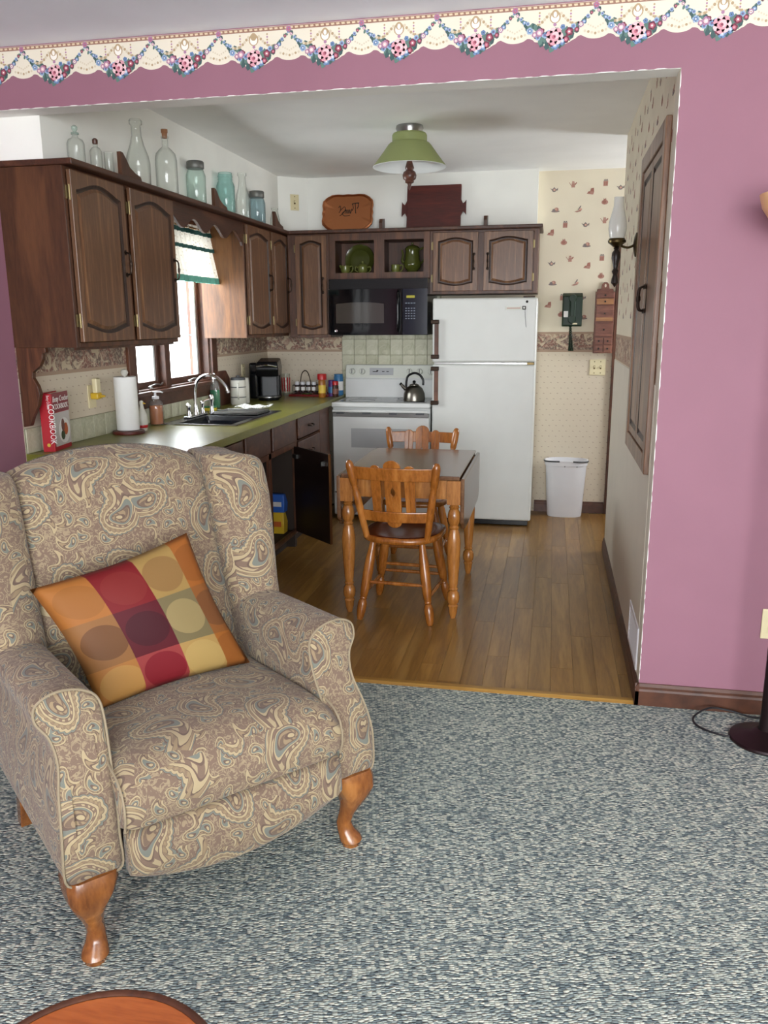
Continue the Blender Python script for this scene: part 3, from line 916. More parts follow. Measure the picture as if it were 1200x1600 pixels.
def cabinet(name, label, cat, loc, rz, W, H, D, doors, side='oak', side_l=None, group=None, frames=(.02, .02, .02, .02)):
    c = thing(name, label, cat, loc, rz, group)
    m = MB().box(0, W, .018, D, 0, H)
    m.build('body', M[side], c, bevel=.001, seg=1)
    if side_l: bx('side_panel', M[side_l], c, -.006, .0, .0, D, 0, H, .001)
    l, r, b, t = frames
    f = MB(); f.box(0, l, 0, .018, 0, H); f.box(W - r, W, 0, .018, 0, H); f.box(l, W - r, 0, .018, 0, b); f.box(l, W - r, 0, .018, H - t, H)
    xs = sorted(d[1] for d in doors)[:-1]
    for xx in xs: f.box(xx - .005, xx + .05, 0.0005, .018, b, H - t)
    f.build('face_frame', M['oak'], c, bevel=.001, seg=1)
    for (x0, x1, z0, z1, hg, tp, bt) in doors:
        panel_door(c, x0, x1, z0, z1, 0, hg, tp, bt)
    return c

UF = -1.99    # face plane of the left-hand uppers
Z0U, Z1U = 1.3835, 2.114
c1 = cabinet('wall_cabinet', 'dark oak two-door wall cabinet left of the window, side facing the living room', 'cabinet', (UF, 3.252, Z0U), PI / 2, .985, Z1U - Z0U, .30,
        [(.022, .462, .022, .720, 'L', .04, .03), (.522, .975, .022, .720, 'L', .04, .03)], side_l='oak_red')
# scrolled bracket under the end panel, against the pink pier
br = [(-.295, 0), (-.155, 0), (-.152, -.02), (-.17, -.028), (-.172, -.05), (-.19, -.08), (-.225, -.105), (-.228, -.13), (-.208, -.165), (-.20, -.20), (-.215, -.25), (-.245, -.30), (-.262, -.34), (-.295, -.345)]
m = MB().prism([(-a, b) for a, b in br], 'x', -.005, .02)
m.build('scrolled_bracket', M['oak'], c1, bevel=.002)
m = MB().box(.018, .97, .02, .03, -.012, 0); m.build('light_rail', M['oak'], c1)
c2 = cabinet('wall_cabinet', 'oak two-door wall cabinet right of the window, end panel lit by daylight', 'cabinet', (UF, 5.284, Z0U), PI / 2, .90, Z1U - Z0U, .30,
        [(.028, .470, .022, .720, 'L', .03, .025), (.520, .880, .022, .720, 'L', .03, .025)], side_l='oak_light')
# wooden valance board spanning the window
def scallop(t):
    return .045 * abs(math.sin(t * PI * 3)) ** .7 * (1 if .03 < t < .97 else 0)
vp = [(0, 2.114), (0, 1.985)]
N = 48
for i in range(N + 1):
    t = i / N; y = 1.047 * t
    w = .030 * math.cos(t * 3.5 * 2 * PI)
    vp.append((y, 2.018 + w - (.03 if t < .02 or t > .98 else 0)))
vp += [(1.047, 2.114)]
vp = [vp[0]] + vp[2:]
m = MB().prism([(4.237 + a, b) for a, b in vp], 'x', UF - .02, UF)
tag(m.build('valance_board', M['oak_y'], bevel=.003), 'scalloped dark wood valance board over the kitchen window', 'valance')

FB = 6.14
c3 = cabinet('wall_cabinet', 'narrow one-door wall cabinet in the corner left of the microwave', 'cabinet', (-1.965, FB, 1.37), 0, .318, Z1U - 1.37, .388,
        [(.062, .300, .022, .735, 'L', .022, .018)], frames=(.06, .02, .02, .02))
# open pigeonhole unit over the microwave
c4 = thing('open_shelf_cabinet', 'open oak cubby cabinet with two compartments above the microwave', 'cabinet', (-1.646, FB, 1.792))
W4, H4 = .750, Z1U - 1.792
m = MB()
m.box(0, W4, .30, .388, 0, H4); m.box(0, .02, .018, .30, 0, H4); m.box(W4 - .02, W4, .018, .30, 0, H4); m.box(.36, .39, .018, .30, 0, H4)
m.box(.02, W4 - .02, .018, .30, 0, .04); m.box(.02, W4 - .02, .018, .30, H4 - .045, H4)
m.build('body', M['oak'], c4)
m = MB(); m.box(0, .045, 0, .018, 0, H4); m.box(.337, .415, 0, .018, 0, H4); m.box(.705, W4, 0, .018, 0, H4)
for a, b in ((.045, .337), (.415, .705)): m.box(a, b, 0, .018, 0, .045); m.box(a, b, 0, .018, H4 - .05, H4)
m.build('face_frame', M['oak'], c4, bevel=.001)
c5 = cabinet('wall_cabinet', 'short two-door wall cabinet above the white refrigerator', 'cabinet', (-.894, FB, 1.676), 0, .768, Z1U - 1.676, .388,
        [(.024, .346, .02, .425, 'L', .024, .020), (.388, .730, .02, .425, 'R', .024, .020)], frames=(.02, .03, .02, .02))
# shelf ledge over all wall cabinets
m = MB()
pf = [(-2.275, 3.235), (-1.935, 3.235), (-1.935, 6.085), (-.100, 6.085), (-.100, 6.52), (-2.275, 6.52)]
m.prism(pf, 'z', 2.1145, 2.139)
lg = m.build('cabinet_top_ledge', M['oak_y'], bevel=.005)
tag(lg, 'long dark wood ledge running along the tops of the wall cabinets', 'shelf')
sc = [(0, 0), (.19, 0), (.18, .018), (.13, .026), (.08, .045), (.05, .075), (.022, .098), (0, .10)]
for y in (3.66, 4.73, 5.80):
    MB().prism([(y - .0 - a * 0 + a, 2.139 + b) for a, b in sc], 'x', -1.962, -1.943).build('scroll_stop', M['oak'], lg)
for x in (-1.29, -.515):
    MB().prism([(6.30 - a, 2.139 + b) for a, b in [(-.1, 0), (0, 0), (0, .06), (-.02, .09), (-.1, .1)]], 'x', x - .012, x + .012).build('scroll_stop', M['oak'], lg)

# ------------------------------------------------------------------ base cabinets
BF = -1.64
def base_unit(label, y0, W, openings, drawers, doors=()):
    """openings: list of x ranges left open below the drawer rail"""
    c = thing('base_cabinet', label, 'cabinet', (BF, y0, 0), PI / 2)
    H = .875; D = .645
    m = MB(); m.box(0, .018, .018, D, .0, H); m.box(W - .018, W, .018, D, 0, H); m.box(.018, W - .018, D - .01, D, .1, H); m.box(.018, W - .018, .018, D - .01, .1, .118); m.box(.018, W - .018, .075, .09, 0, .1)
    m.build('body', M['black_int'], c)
    f = MB(); f.box(0, .03, 0, .018, .1, H); f.box(W - .03, W, 0, .018, .1, H); f.box(.03, W - .03, 0, .018, H - .02, H); f.box(.03, W - .03, 0, .018, .68, .715); f.box(.03, W - .03, 0, .018, .1, .13)
    for (a, b) in openings[1:]: f.box(a - .045, a, 0, .018, .13, H)
    f.build('face_frame', M['oak'], c, bevel=.001)
    for (a, b, z0, z1, pull) in drawers:
        d = MB().box(a, b, -.018, 0, z0, z1).build('drawer_front', M['oak_y'], c, bevel=.006, seg=2)
        if pull:
            x = (a + b) / 2; z = (z0 + z1) / 2
            MB().tube(spline([(x - .045, -.018, z), (x - .04, -.038, z - .005), (x, -.042, z - .012), (x + .04, -.038, z - .005), (x + .045, -.018, z)], 5), .004, 8).build('pull', M['bronze'], d, smooth=True)
    for dd in doors: panel_door(c, *dd)
    return c
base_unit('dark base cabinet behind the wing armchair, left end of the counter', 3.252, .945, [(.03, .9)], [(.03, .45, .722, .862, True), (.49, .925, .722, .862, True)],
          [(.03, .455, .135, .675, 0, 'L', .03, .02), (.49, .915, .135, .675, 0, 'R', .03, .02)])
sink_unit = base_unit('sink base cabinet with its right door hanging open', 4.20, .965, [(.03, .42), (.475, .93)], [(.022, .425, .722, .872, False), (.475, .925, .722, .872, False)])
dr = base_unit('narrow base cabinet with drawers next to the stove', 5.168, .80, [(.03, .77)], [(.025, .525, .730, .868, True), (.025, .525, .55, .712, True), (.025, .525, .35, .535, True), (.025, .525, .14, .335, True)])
bx('filler_panel', M['trim'], dr, .545, .80, -.012, 0, .1, .87)
# open door of the sink base, hinged on its far stile, inner face towards the room
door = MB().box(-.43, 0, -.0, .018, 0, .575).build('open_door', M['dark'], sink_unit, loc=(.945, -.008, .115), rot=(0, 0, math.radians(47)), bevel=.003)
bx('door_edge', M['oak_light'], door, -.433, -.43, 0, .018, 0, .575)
MB().box(-.42, -.37, .018, .03, .50, .52).box(-.385, -.372, .018, .045, .495, .527).build('magnetic_catch', M['steel'], door)
MB().box(-.05, -.0, .018, .03, .50, .525).build('hinge', M['steel'], door)
# things kept under the sink
def pack(name, label, cat, loc, w, d, h, mat, top):
    m = MB(); m.loft([[(-w, -d, 0), (w, -d, 0), (w, d, 0), (-w, d, 0)], [(-w * 1.06, -d * 1.1, h * .5), (w * 1.06, -d * 1.1, h * .5), (w * 1.06, d * 1.1, h * .5), (-w * 1.06, d * 1.1, h * .5)], [(-w * .9, -d * .5, h), (w * .9, -d * .5, h), (w * .9, d * .5, h), (-w * .9, d * .5, h)]])
    t = thing(name, label, cat, loc)
    m.build('bag', mat, t, bevel=.005)
    bx('label', top, t, -w * .7, w * .7, -d * 1.12 - .002, -d * 1.1, h * .35, h * .6)
    return t
pack('detergent_box', 'blue cleaning pack standing on a yellow one under the sink', 'box', (-1.745, 5.065, .262), .055, .035, .12, M['bluepack'], M['paper_pic'])
pack('scrubber_pack', 'yellow packet on the floor of the open sink cabinet', 'packet', (-1.745, 5.065, .1185), .05, .04, .142, M['yellow'], M['orange_food'])

# ------------------------------------------------------------------ counter top, tiles
CT = .916
SK = (-2.16, -1.74, 4.36, 5.12)   # sink cut-out x0 x1 y0 y1
m = MB()
XC = -1.603
m.box(XL, SK[0], 3.25, YB, CT - .04, CT); m.box(SK[1], XC, 3.25, 5.965, CT - .04, CT); m.box(SK[0], SK[1], 3.25, SK[2], CT - .04, CT); m.box(SK[0], SK[1], SK[3], YB, CT - .04, CT)
m.box(SK[1], -1.616, 5.965, YB, CT - .04, CT)
ct = tag(m.build('countertop', M['counter']), 'glossy olive green laminate countertop along the window wall', 'countertop')
tl = MB().box(0, .002, 0, .110, 0, .110)
random.seed(4)
y = 3.255; i = 0
tile_proto = None
tm = MB().box(0, .008, 0, .110, 0, .110)
while y < 6.45:
    if tile_proto is None:
        tile_proto = tm.build('tile', M['tile'], wall_kl, loc=(XL, y, CT + .001), bevel=.002); t = tile_proto
    else:
        t = tile_proto.copy(); COL.objects.link(t); t.location = (XL, y, CT + .001)
    y += .1125
struct(bx('trim_2', M['grout'], None, XL, XL + .004, 3.25, 6.46, CT + .0005, CT + .113))
# tiles behind the stove
tm = MB().box(0, .0955, -.008, 0, 0, .1195)
pr = None
for r in range(7):
    for c in range(8):
        x = -1.655 + c * .0985; z = .86 + r * .1225
        if x > -.86: continue
        if pr is None: pr = tm.build('tile', M['tile'], wall_back, loc=(x, YB - .001, z), bevel=.002)
        else:
            t = pr.copy(); COL.objects.link(t); t.location = (x, YB - .001, z)
struct(bx('trim_3', M['grout'], None, -1.66, -.86, YB - .004, YB, .86, 1.715))

# ------------------------------------------------------------------ refrigerator
fr = thing('refrigerator', 'white top-freezer refrigerator with dark brown handles', 'refrigerator', (-.48, 5.95, 0))
w = .366
bx('body', M['fwhite'], fr, -w + .005, w - .005, .068, .56, .045, 1.63, .008)
bx('base_grille', M['black'], fr, -w + .02, w - .02, .05, .30, .005, .05, .003)
for x in (-.3, .3): MB().cyl((x, .10, 0), (x, .10, .03), .018).build('foot', M['black'], fr)
def fdoor(name, z0, z1):
    d = MB().box(-w, w, 0, .06, z0, z1).build(name, M['fwhite'], fr, bevel=.014, seg=3)
    return d
fz = fdoor('freezer_door', 1.197, 1.642); fd = fdoor('fresh_food_door', .05, 1.183)
bx('gasket', M['panelwhite'], fr, -w + .012, w - .012, .058, .07, .06, 1.625)
bx('divider_strip', M['steel'], fr, -w + .02, w - .02, .012, .06, 1.184, 1.196)
bx('hinge_cap', M['darkbrass'], fr, w - .06, w - .01, .004, .05, 1.181, 1.199, .002)
bx('top_hinge', M['bronze'], fr, w - .10, w - .02, .01, .07, 1.642, 1.652, .002)
def fhandle(d, z0, z1):
    h = MB()
    h.box(-w + .018, -w + .048, -.036, -.020, z0 + .02, z1 - .02)
    o = h.build('handle', M['trim'], d, bevel=.006)
    bx('handle_mount', M['bronze'], o, -w - .006, -w + .05, -.04, 0.004, z1 - .03, z1, .005)
    bx('handle_mount', M['bronze'], o, -w - .006, -w + .05, -.04, 0.004, z0, z0 + .03, .005)
fhandle(fz, 1.222, 1.495); fhandle(fd, .895, 1.168)
bp = bx('name_plate', M['panelwhite'], fz, .145, .275, -.003, .001, 1.558, 1.582, .001)
bx('plate_print', plain('faded_red_print', (196, 150, 138), .5), bp, .156, .250, -.0034, -.003, 1.567, 1.573)
mg = bx('magnet', M['ink'], fz, .262, .286, -.008, 0, 1.560, 1.584, .002)
bx('magnet_print', M['whiteprint'], mg, .268, .280, -.0085, -.008, 1.566, 1.578)
MB().lathe([(.002, -.006), (.009, -.004), (.009, 0)], (.293, 0, 1.613), 12, 'y').build('magnet_dot', M['ink'], fz)
MB().tube(spline([(.280, -.003, 1.56), (.283, -.003, 1.52), (.292, -.003, 1.44)], 6), .0016, 6).build('hanging_string', M['greylid'], fz)

# ------------------------------------------------------------------ stove
st = thing('electric_range', 'white smooth-top electric range with rear control panel', 'stove', (-1.238, 5.99, 0))
w = .371
bx('body', M['enamel2'], st, -w, w, .03, .51, .03, .86, .004)
for x in (-.3, .3): MB().cyl((x, .08, 0), (x, .08, .04), .018).build('foot', M['black'], st)
od = bx('oven_door', M['enamel2'], st, -w + .004, w - .004, 0, .03, .215, .822, .006)
bx('oven_window', M['ovenglass'], od, -.225, .215, -.002, .004, .560, .705, .001)
bx('handle_recess', M['steel'], od, -w + .006, w - .006, -.010, .004, .792, .822, .003)
h = MB(); h.box(-w + .01, w - .01, -.036, -.018, .828, .846)
h = h.build('handle', M['enamel2'], od, bevel=.006)
for x in (-.3, -.10, .10, .3): bx('handle_bracket', M['greylid'], h, x - .03, x + .03, -.03, .0, .815, .830)
bx('storage_drawer', M['enamel2'], st, -w + .004, w - .004, .002, .03, .04, .205, .006)
bx('drawer_gap', M['black'], st, -w + .01, w - .01, .012, .03, .205, .215)
ck = bx('cooktop', M['enamel2'], st, -w - .004, w + .004, -.012, .50, .862, .898, .010, seg=3)
bx('glass_surface', M['cooktop'], ck, -w + .05, w - .04, .05, .42, .898, .9005, .001)
for (x, y, r) in ((-.17, .14, .10), (.17, .14, .075), (-.17, .33, .075), (.17, .33, .10)):
    MB().lathe([(r, 0), (r, .0006), (r - .006, .0006), (r - .006, 0)], (x, y, .9006), 32, cap=False).build('burner_ring', M['greylid'], ck)
m = MB().prism([(.42, .898), (.505, .898), (.505, 1.152), (.455, 1.152), (.438, 1.048), (.432, 1.04)], 'x', -w, w)
bgd = m.build('backguard', M['enamel2'], st, bevel=.006)
# sloping control panel on the back guard
sl = math.atan2(.017, .104)
m = MB().box(-w + .004, w - .004, -.004, .002, 0, .098)
cp = m.build('control_panel', M['panelwhite'], st, loc=(0, .438, 1.051), rot=(-sl, 0, 0), bevel=.002)
for x in (-.315, -.235, .145, .225, .315):
    k = MB().lathe([(.024, -.004), (.024, -.012), (.019, -.022), (.001, -.022)], (x, 0, .049), 20, 'y').build('knob', M['panelwhite'], cp, smooth=True)
    bx('pointer', M['greylid'], k, x - .0025, x + .0025, -.026, -.021, .032, .066)
lc = bx('clock_panel', M['ovenglass'], cp, -.175, .015, -.006, -.003, .022, .078, .001)
MB().box(-.15, -.11, -.0066, -.006, .046, .052).box(-.12, -.105, -.0066, -.006, .052, .060).box(-.075, -.055, -.0066, -.006, .047, .053).box(-.04, -.02, -.0066, -.006, .047, .053).build('clock_print', M['ink'], lc)
bx('range_badge', M['panelwhite'], st, -.02, .09, .431, .436, .985, 1.005, .001)

# ------------------------------------------------------------------ microwave over the range
mw = thing('microwave', 'black over-the-range microwave with keypad on the right', 'microwave', (-1.26, 6.02, 1.388))
w = .366; H = .400
bx('body', M['black'], mw, -w, w, .03, .50, 0, H - .002, .003)
m = MB()
for i in range(7): m.box(-w + .01, w - .01, .004, .03, H - .066 + i * .0092, H - .061 + i * .0092)
m.box(-w, w, .012, .03, H - .07, H - .002)
m.build('vent_louvre', M['black'], mw)
# bowed glass door
def bow(x): return -.010 * (1 - (x / w) ** 2)
xs = [-w + (w + .182) * i / 14 for i in range(15)]
m = MB(); m.loft([[(x, .03, .004), (x, bow(x), .004), (x, bow(x), H - .074), (x, .03, H - .074)] for x in xs])
dr_ = m.build('door', M['gloss'], mw, smooth=True, ang=.5)
m = MB()
win = [(-.31 + .36 * i / 12) for i in range(13)]
rows = []
for x in win:
    t = (x + .13) / .18; e = .012 * (1 - t * t)
    rows.append([(x, bow(x) - .0012, .085 - 0 * e), (x, bow(x) - .0012, .222 + e)])
m.loft(rows, False, False, closed=False)
m.build('window', M['mwwin'], dr_, smooth=True)
h = MB(); h.tube(spline([(.155, bow(.155) + .002, .03), (.158, bow(.15) - .026, .06), (.158, bow(.15) - .032, .17), (.158, bow(.15) - .026, .275), (.155, bow(.155) + .002, .305)], 5), .010, 10)
h.build('handle', M['gloss'], dr_, smooth=True)
xs = [.186 + (w - .186) * i / 6 for i in range(7)]
m = MB(); m.loft([[(x, .03, .004), (x, bow(x), .004), (x, bow(x), H - .074), (x, .03, H - .074)] for x in xs])
kp = m.build('keypad', M['navy'], mw, smooth=True, ang=.5)
disp = MT('amber_display', .4, base=rgb(60, 60, 10)); disp.b.inputs['Emission Color'].default_value = rgb(200, 190, 40); disp.b.inputs['Emission Strength'].default_value = .25
disp.rgh(disp.noise(disp.coord(), 30, 1))
bx('display', disp.m, kp, .215, .275, bow(.245) - .002, bow(.245) + .004, .262, .278)
for r in range(7):
    for c in range(4):
        x = .212 + c * .020; z = .225 - r * .018
        if r == 1: continue
        s = .006 if r > 1 else .007
        bx('button', M['button'], kp, x - s, x + s, bow(x) - .0015, bow(x) + .003, z - .003, z + .003)
MB().lathe([(.001, -.004), (.010, -.003), (.011, 0)], (-w + .055, bow(-.31) - .0, .032), 14, 'y').build('badge', M['chrome'], dr_, smooth=True)

# ------------------------------------------------------------------ kettle
k = thing('kettle', 'brushed steel kettle with black arched handle on the stove', 'kettle', (-1.005, 6.12, .901))
MB().lathe([(.076, 0), (.082, .006), (.082, .02), (.078, .06), (.062, .096), (.036, .118), (.001, .124)], n=28).build('body', M['kettle'], k, smooth=True)
l = MB().lathe([(.034, .117), (.034, .124), (.02, .130), (.001, .131)], n=20).build('lid', M['kettle'], k, smooth=True)
MB().lathe([(.006, .13), (.012, .138), (.013, .148), (.006, .154), (.001, .155)], n=14).build('lid_knob', M['black'], l, smooth=True)
MB().tube(spline([(-.062, 0, .10), (-.058, 0, .15), (-.045, 0, .188), (0, 0, .208), (.04, 0, .196), (.066, 0, .16), (.068, 0, .12)], 6), .0085, 10).build('handle', M['black'], k, smooth=True)
MB().tube([(-.055, 0, .085), (-.085, 0, .108), (-.098, 0, .124)], [.017, .013, .010], 12).build('spout', M['kettle'], k, smooth=True)
MB().tube([(-.098, 0, .124), (-.107, 0, .132)], [.012, .011], 12).build('whistle', M['black'], k, smooth=True)

# ------------------------------------------------------------------ window, curtain
wy0, wy1, wz0, wz1 = KW
wn = MB()
# casing inside the room
c = .085
wn.box(XL - .0, XL + .02, wy0 - c, wy0, wz0 - c, wz1 + c); wn.box(XL, XL + .02, wy1, wy1 + c, wz0 - c, wz1 + c)
wn.box(XL, XL + .02, wy0, wy1, wz0 - c, wz0); wn.box(XL, XL + .02, wy0, wy1, wz1, wz1 + c)
wn.box(XL, XL + .04, wy0 - c, wy1 + c, wz0 - .012, wz0 + .01)
# jambs through the wall
wn.box(XL - .14, XL, wy0, wy0 + .018, wz0, wz1); wn.box(XL - .14, XL, wy1 - .018, wy1, wz0, wz1); wn.box(XL - .14, XL, wy0, wy1, wz0, wz0 + .018); wn.box(XL - .14, XL, wy0, wy1, wz1 - .018, wz1)
mc = 4.735
wn.box(XL - .12, XL - .01, mc - .035, mc + .035, wz0, wz1)
w1 = struct(wn.build('window_1', M['trim'], bevel=.003))
for (a, b) in ((wy0 + .018, mc - .035), (mc + .035, wy1 - .018)):
    m = MB(); s = .038
    m.box(XL - .09, XL - .05, a, a + s, wz0 + .018, wz1 - .018); m.box(XL - .09, XL - .05, b - s, b, wz0 + .018, wz1 - .018)
    m.box(XL - .09, XL - .05, a + s, b - s, wz0 + .018, wz0 + .018 + s); m.box(XL - .09, XL - .05, a + s, b - s, wz1 - .018 - s, wz1 - .018)
    sh = m.build('sash', M['trim'], w1, bevel=.003)
    m = MB(); m.box(XL - .088, XL - .06, b - s - .022, b - s, wz0 + .05, wz1 - .05); m.box(XL - .088, XL - .06, a + s, a + s + .012, wz0 + .05, wz1 - .05)
    m.box(XL - .088, XL - .075, a + s, b - s, 1.40, 1.408)
    m.build('screen_frame', M['vinyl'], sh)
    bx('pane', M['pane'], sh, XL - .071, XL - .068, a + s, b - s, wz0 + .018 + s, wz1 - .018 - s)
    cr = MB(); yc = (a + b) / 2 + .05
    cr.tube(spline([(XL - .02, yc - .05, wz0 + .03), (XL + .005, yc - .02, wz0 + .042), (XL + .01, yc + .03, wz0 + .036), (XL + .0, yc + .07, wz0 + .045)], 5), .005, 8)
    cr.lathe([(.016, 0), (.014, .012), (.002, .018)], (XL - .02, yc - .05, wz0 + .018), 12)
    cr.build('crank', M['steel'], w1, smooth=True)
# tiered valance curtain
cu = thing('valance_curtain', 'white tiered valance curtain with mint and teal ribbon at the window', 'curtain', (0, 0, 0))
MB().cyl((XL + .075, wy0 - .03, 2.055), (XL + .075, wy1 + .06, 2.055), .006, n=10).build('curtain_rod', M['brass'], cu)
def ruffle(name, z0, z1, x0, x1, mat, amp0, amp1, ya, yb, ph):
    n = 120; m = MB(); rows = []
    nz = 7
    for i in range(n + 1):
        t = i / n; col = []
        for j in range(nz):
            s = j / (nz - 1)
            amp = amp0 + (amp1 - amp0) * s
            y = ya + (yb + .045 * (1 - (z1 - (z1 - z0) * (1 - s) - 1.73) / .33) - ya) * t if False else ya + (yb - ya) * t
            q = math.sin(t * 2 * PI * 17 + ph) + .4 * math.sin(t * 2 * PI * 7 + 1.3 * ph)
            col.append((x0 + (x1 - x0) * s + amp * q, y, z1 + (z0 - z1) * s))
        rows.append(col)
    m.loft(rows, False, False, closed=False)
    return m.build(name, mat, cu, smooth=True, ang=1.6)
X = XL + .075
YA, YZ = wy0 - .02, wy1 + .03
ruffle('header_ruffle', 2.045, 2.075, X, X, M['curtain'], .004, .006, YA, YZ, 0)
ruffle('tier', 1.945, 2.045, X, X + .012, M['curtain'], .003, .009, YA, YZ, .5)
ruffle('ribbon_band', 2.018, 2.046, X + .008, X + .012, M['teal'], .004, .008, YA, YZ, .5)
ruffle('ribbon_band', 1.925, 1.947, X + .018, X + .02, M['teal'], .010, .011, YA, YZ, .5)
ruffle('tier', 1.765, 1.94, X + .006, X + .034, M['curtain'], .004, .014, YA, YZ + .02, 1.2)
ruffle('ribbon_band', 1.728, 1.766, X + .034, X + .038, M['mint'], .014, .016, YA, YZ + .02, 1.2)

# ------------------------------------------------------------------ sink and faucet
sk = thing('kitchen_sink', 'black double-bowl drop-in sink with steel rim', 'sink', (0, 0, CT))
x0, x1, y0, y1 = SK; ym = 4.80
def bowl(a0, a1, b0, b1, dp, mat):
    m = MB()
    R = lambda i, z: [(a0 + i, b0 + i, z), (a1 - i, b0 + i, z), (a1 - i, b1 - i, z), (a0 + i, b1 - i, z)]
    m.loft([R(0, .004), R(.012, -.02), R(.02, -dp), ], False, True)
    m.build('bowl', mat, sk, bevel=.01)
    MB().lathe([(.035, .002), (.035, .006), (.012, .004), (.001, .004)], ((a0 + a1) / 2, (b0 + b1) / 2, -dp), 18).build('drain', M['steel'], sk)
bowl(x0 + .07, x1 - .03, y0 + .03, ym - .015, .16, M['sinkblack']); bowl(x0 + .07, x1 - .03, ym + .015, y1 - .03, .16, M['sinkblack'])
m = MB()
m.box(x0 - .015, x0 + .07, y0 - .015, y1 + .015, 0, .007); m.box(x1 - .03, x1 + .015, y0 - .015, y1 + .015, 0, .007)
m.box(x0 + .07, x1 - .03, y0 - .015, y0 + .03, 0, .007); m.box(x0 + .07, x1 - .03, y1 - .03, y1 + .015, 0, .007); m.box(x0 + .07, x1 - .03, ym - .015, ym + .015, 0, .006)
m.build('rim', M['sinkblack'], sk, bevel=.003)
m = MB()
m.tube([(x0 - .018, y0 - .018, .003), (x1 + .018, y0 - .018, .003), (x1 + .018, y1 + .018, .003), (x0 - .018, y1 + .018, .003)], .0035, 6, closed=True)
m.build('steel_edge', M['chrome'], sk)
# drying rack tray lying over the far bowl
m = MB(); a, b, c_, d = x0 + .085, x1 - .045, ym + .06, y1 - .035
m.box(a, b, c_, d, .0075, .011)
for yy in (c_, d - .008): m.box(a, b, yy, yy + .008, .011, .022)
for xx in (a, b - .008): m.box(xx, xx + .008, c_, d, .011, .022)
tag(m.build('drain_tray', M['steel'], loc=(0, 0, CT), bevel=.002), 'flat steel drain tray lying across the far sink bowl', 'tray')

fc = thing('faucet', 'chrome gooseneck kitchen faucet with lever handles and side sprayer', 'faucet', (-2.14, 4.74, CT + .0072))
MB().box(-.025, .025, -.13, .13, 0, .012).build('deck_plate', M['chrome'], fc, bevel=.006, seg=3)
sp = spline([(0, 0, .01), (0, 0, .10), (.004, 0, .17), (.03, 0, .225), (.085, 0, .252), (.15, 0, .238), (.20, 0, .19), (.215, 0, .155)], 6)
MB().tube(sp, .0095, 12).lathe([(.019, .0), (.019, .03), (.013, .05), (.012, .075)], n=16).lathe([(.013, .145), (.013, .16)], (.215, 0, 0), 14).build('spout', M['chrome'], fc, smooth=True)
for s in (-1, 1):
    h = MB().lathe([(.018, .008), (.013, .03), (.010, .055), (.016, .07), (.012, .082), (.001, .086)], (0, s * .10, 0), 14)
    h.tube([(0, s * .10, .075), (.012, s * .13, .085), (.02, s * .155, .088)], [.006, .005, .007], 8)
    h.build('lever_handle', M['chrome'], fc, smooth=True)
MB().lathe([(.018, 0), (.013, .02), (.011, .06), (.016, .08), (.017, .10), (.012, .115), (.001, .118)], (.02, .20, 0), 14).build('side_sprayer', M['chrome'], fc, smooth=True)

# ------------------------------------------------------------------ wing armchair
AC = thing('wing_armchair', 'paisley wing-back recliner armchair with curved wooden legs', 'armchair', (-.743, 1.759, 0), math.radians(48.2))
PA = M['paisley']
def mir(pts, s): return [(p[0] * s, p[1], p[2]) for p in pts]
arm_prof = spline([(.300, .245), (.36, .242), (.424, .245), (.428, .34), (.418, .44), (.404, .505), (.412, .55), (.436, .585), (.430, .622), (.388, .642), (.335, .636), (.295, .608), (.284, .555), (.292, .45), (.300, .34)], 5, closed=True)
def arm_front(z): return .0 + .105 * smooth01((z - .34) / .28)
ca = (.358, .44)
for s in (-1, 1):
    rings = []
    def ring(off, sc, b=None):
        out = []
        for a, zz in arm_prof:
            aa = ca[0] + (a - ca[0]) * (1 - sc / .07); z2 = ca[1] + (zz - ca[1]) * (1 - sc / .2)
            bb = (arm_front(zz) + off) if b is None else b
            z2 += .026 * smooth01((zz - .46) / .14) * max(0.0, 1 - max(0.0, bb - .1) / .45)
            out.append((aa * s, bb, z2))
        return out
    for off, sc in ((-.010, .030), (-.006, .014), (.0, .004), (.010, 0.0), (.05, 0)): rings.append(ring(off, sc))
    for k in range(1, 8):
        t = k / 7
        rings.append([(p[0], p[1] + (.64 - p[1]) * t, p[2] - .02 * t * smooth01((p[2] - .4) / .2)) for p in ring(.05, 0)])
    arm = MB().loft(rings).build('arm', PA, AC, smooth=True, uv=(.13 if s > 0 else .41, .2), ang=1.2)
    pr = [(a * s, arm_front(z), z + .026 * smooth01((z - .46) / .14)) for a, z in arm_prof]
    MB().tube(pr, .0032, 6, closed=True).build('piping', M['piping'], arm, smooth=True)
# seat cushion
rings = []
for i in range(25):
    a = -.298 + .596 * i / 24
    q = abs(a) / .298; e = 1 - max(0, (q - .86) / .14) ** 2 * .22
    cr = .022 * math.cos(a / .298 * PI / 2)
    P = [(.56, .36), (.56, .46), (.40, .470 + cr), (.20, .482 + cr), (.08, .484 + cr * 1.1), (.015, .472 + cr * .9), (-.028, .44 + cr * .4), (-.040, .40), (-.036, .36), (-.022, .338), (.06, .33)]
    rings.append([(a, .27 + (b - .27) * (.985 if q > .97 else 1), .40 + (z - .40) * e) for b, z in [(p[0], p[1]) for p in spline([(p[0], p[1], 0) for p in P], 4, True)]])
MB().loft(rings).build('seat_cushion', PA, AC, smooth=True, uv=(.05, .33), ang=1.3)
for s in (-1, 1):
    MB().tube([(.297 * s, b, z) for b, z in ((-.030, .345), (-.041, .38), (-.042, .41), (-.032, .44), (-.004, .466), (.05, .483), (.16, .483))], .003, 6).build('seat_piping', M['piping'], AC, smooth=True)
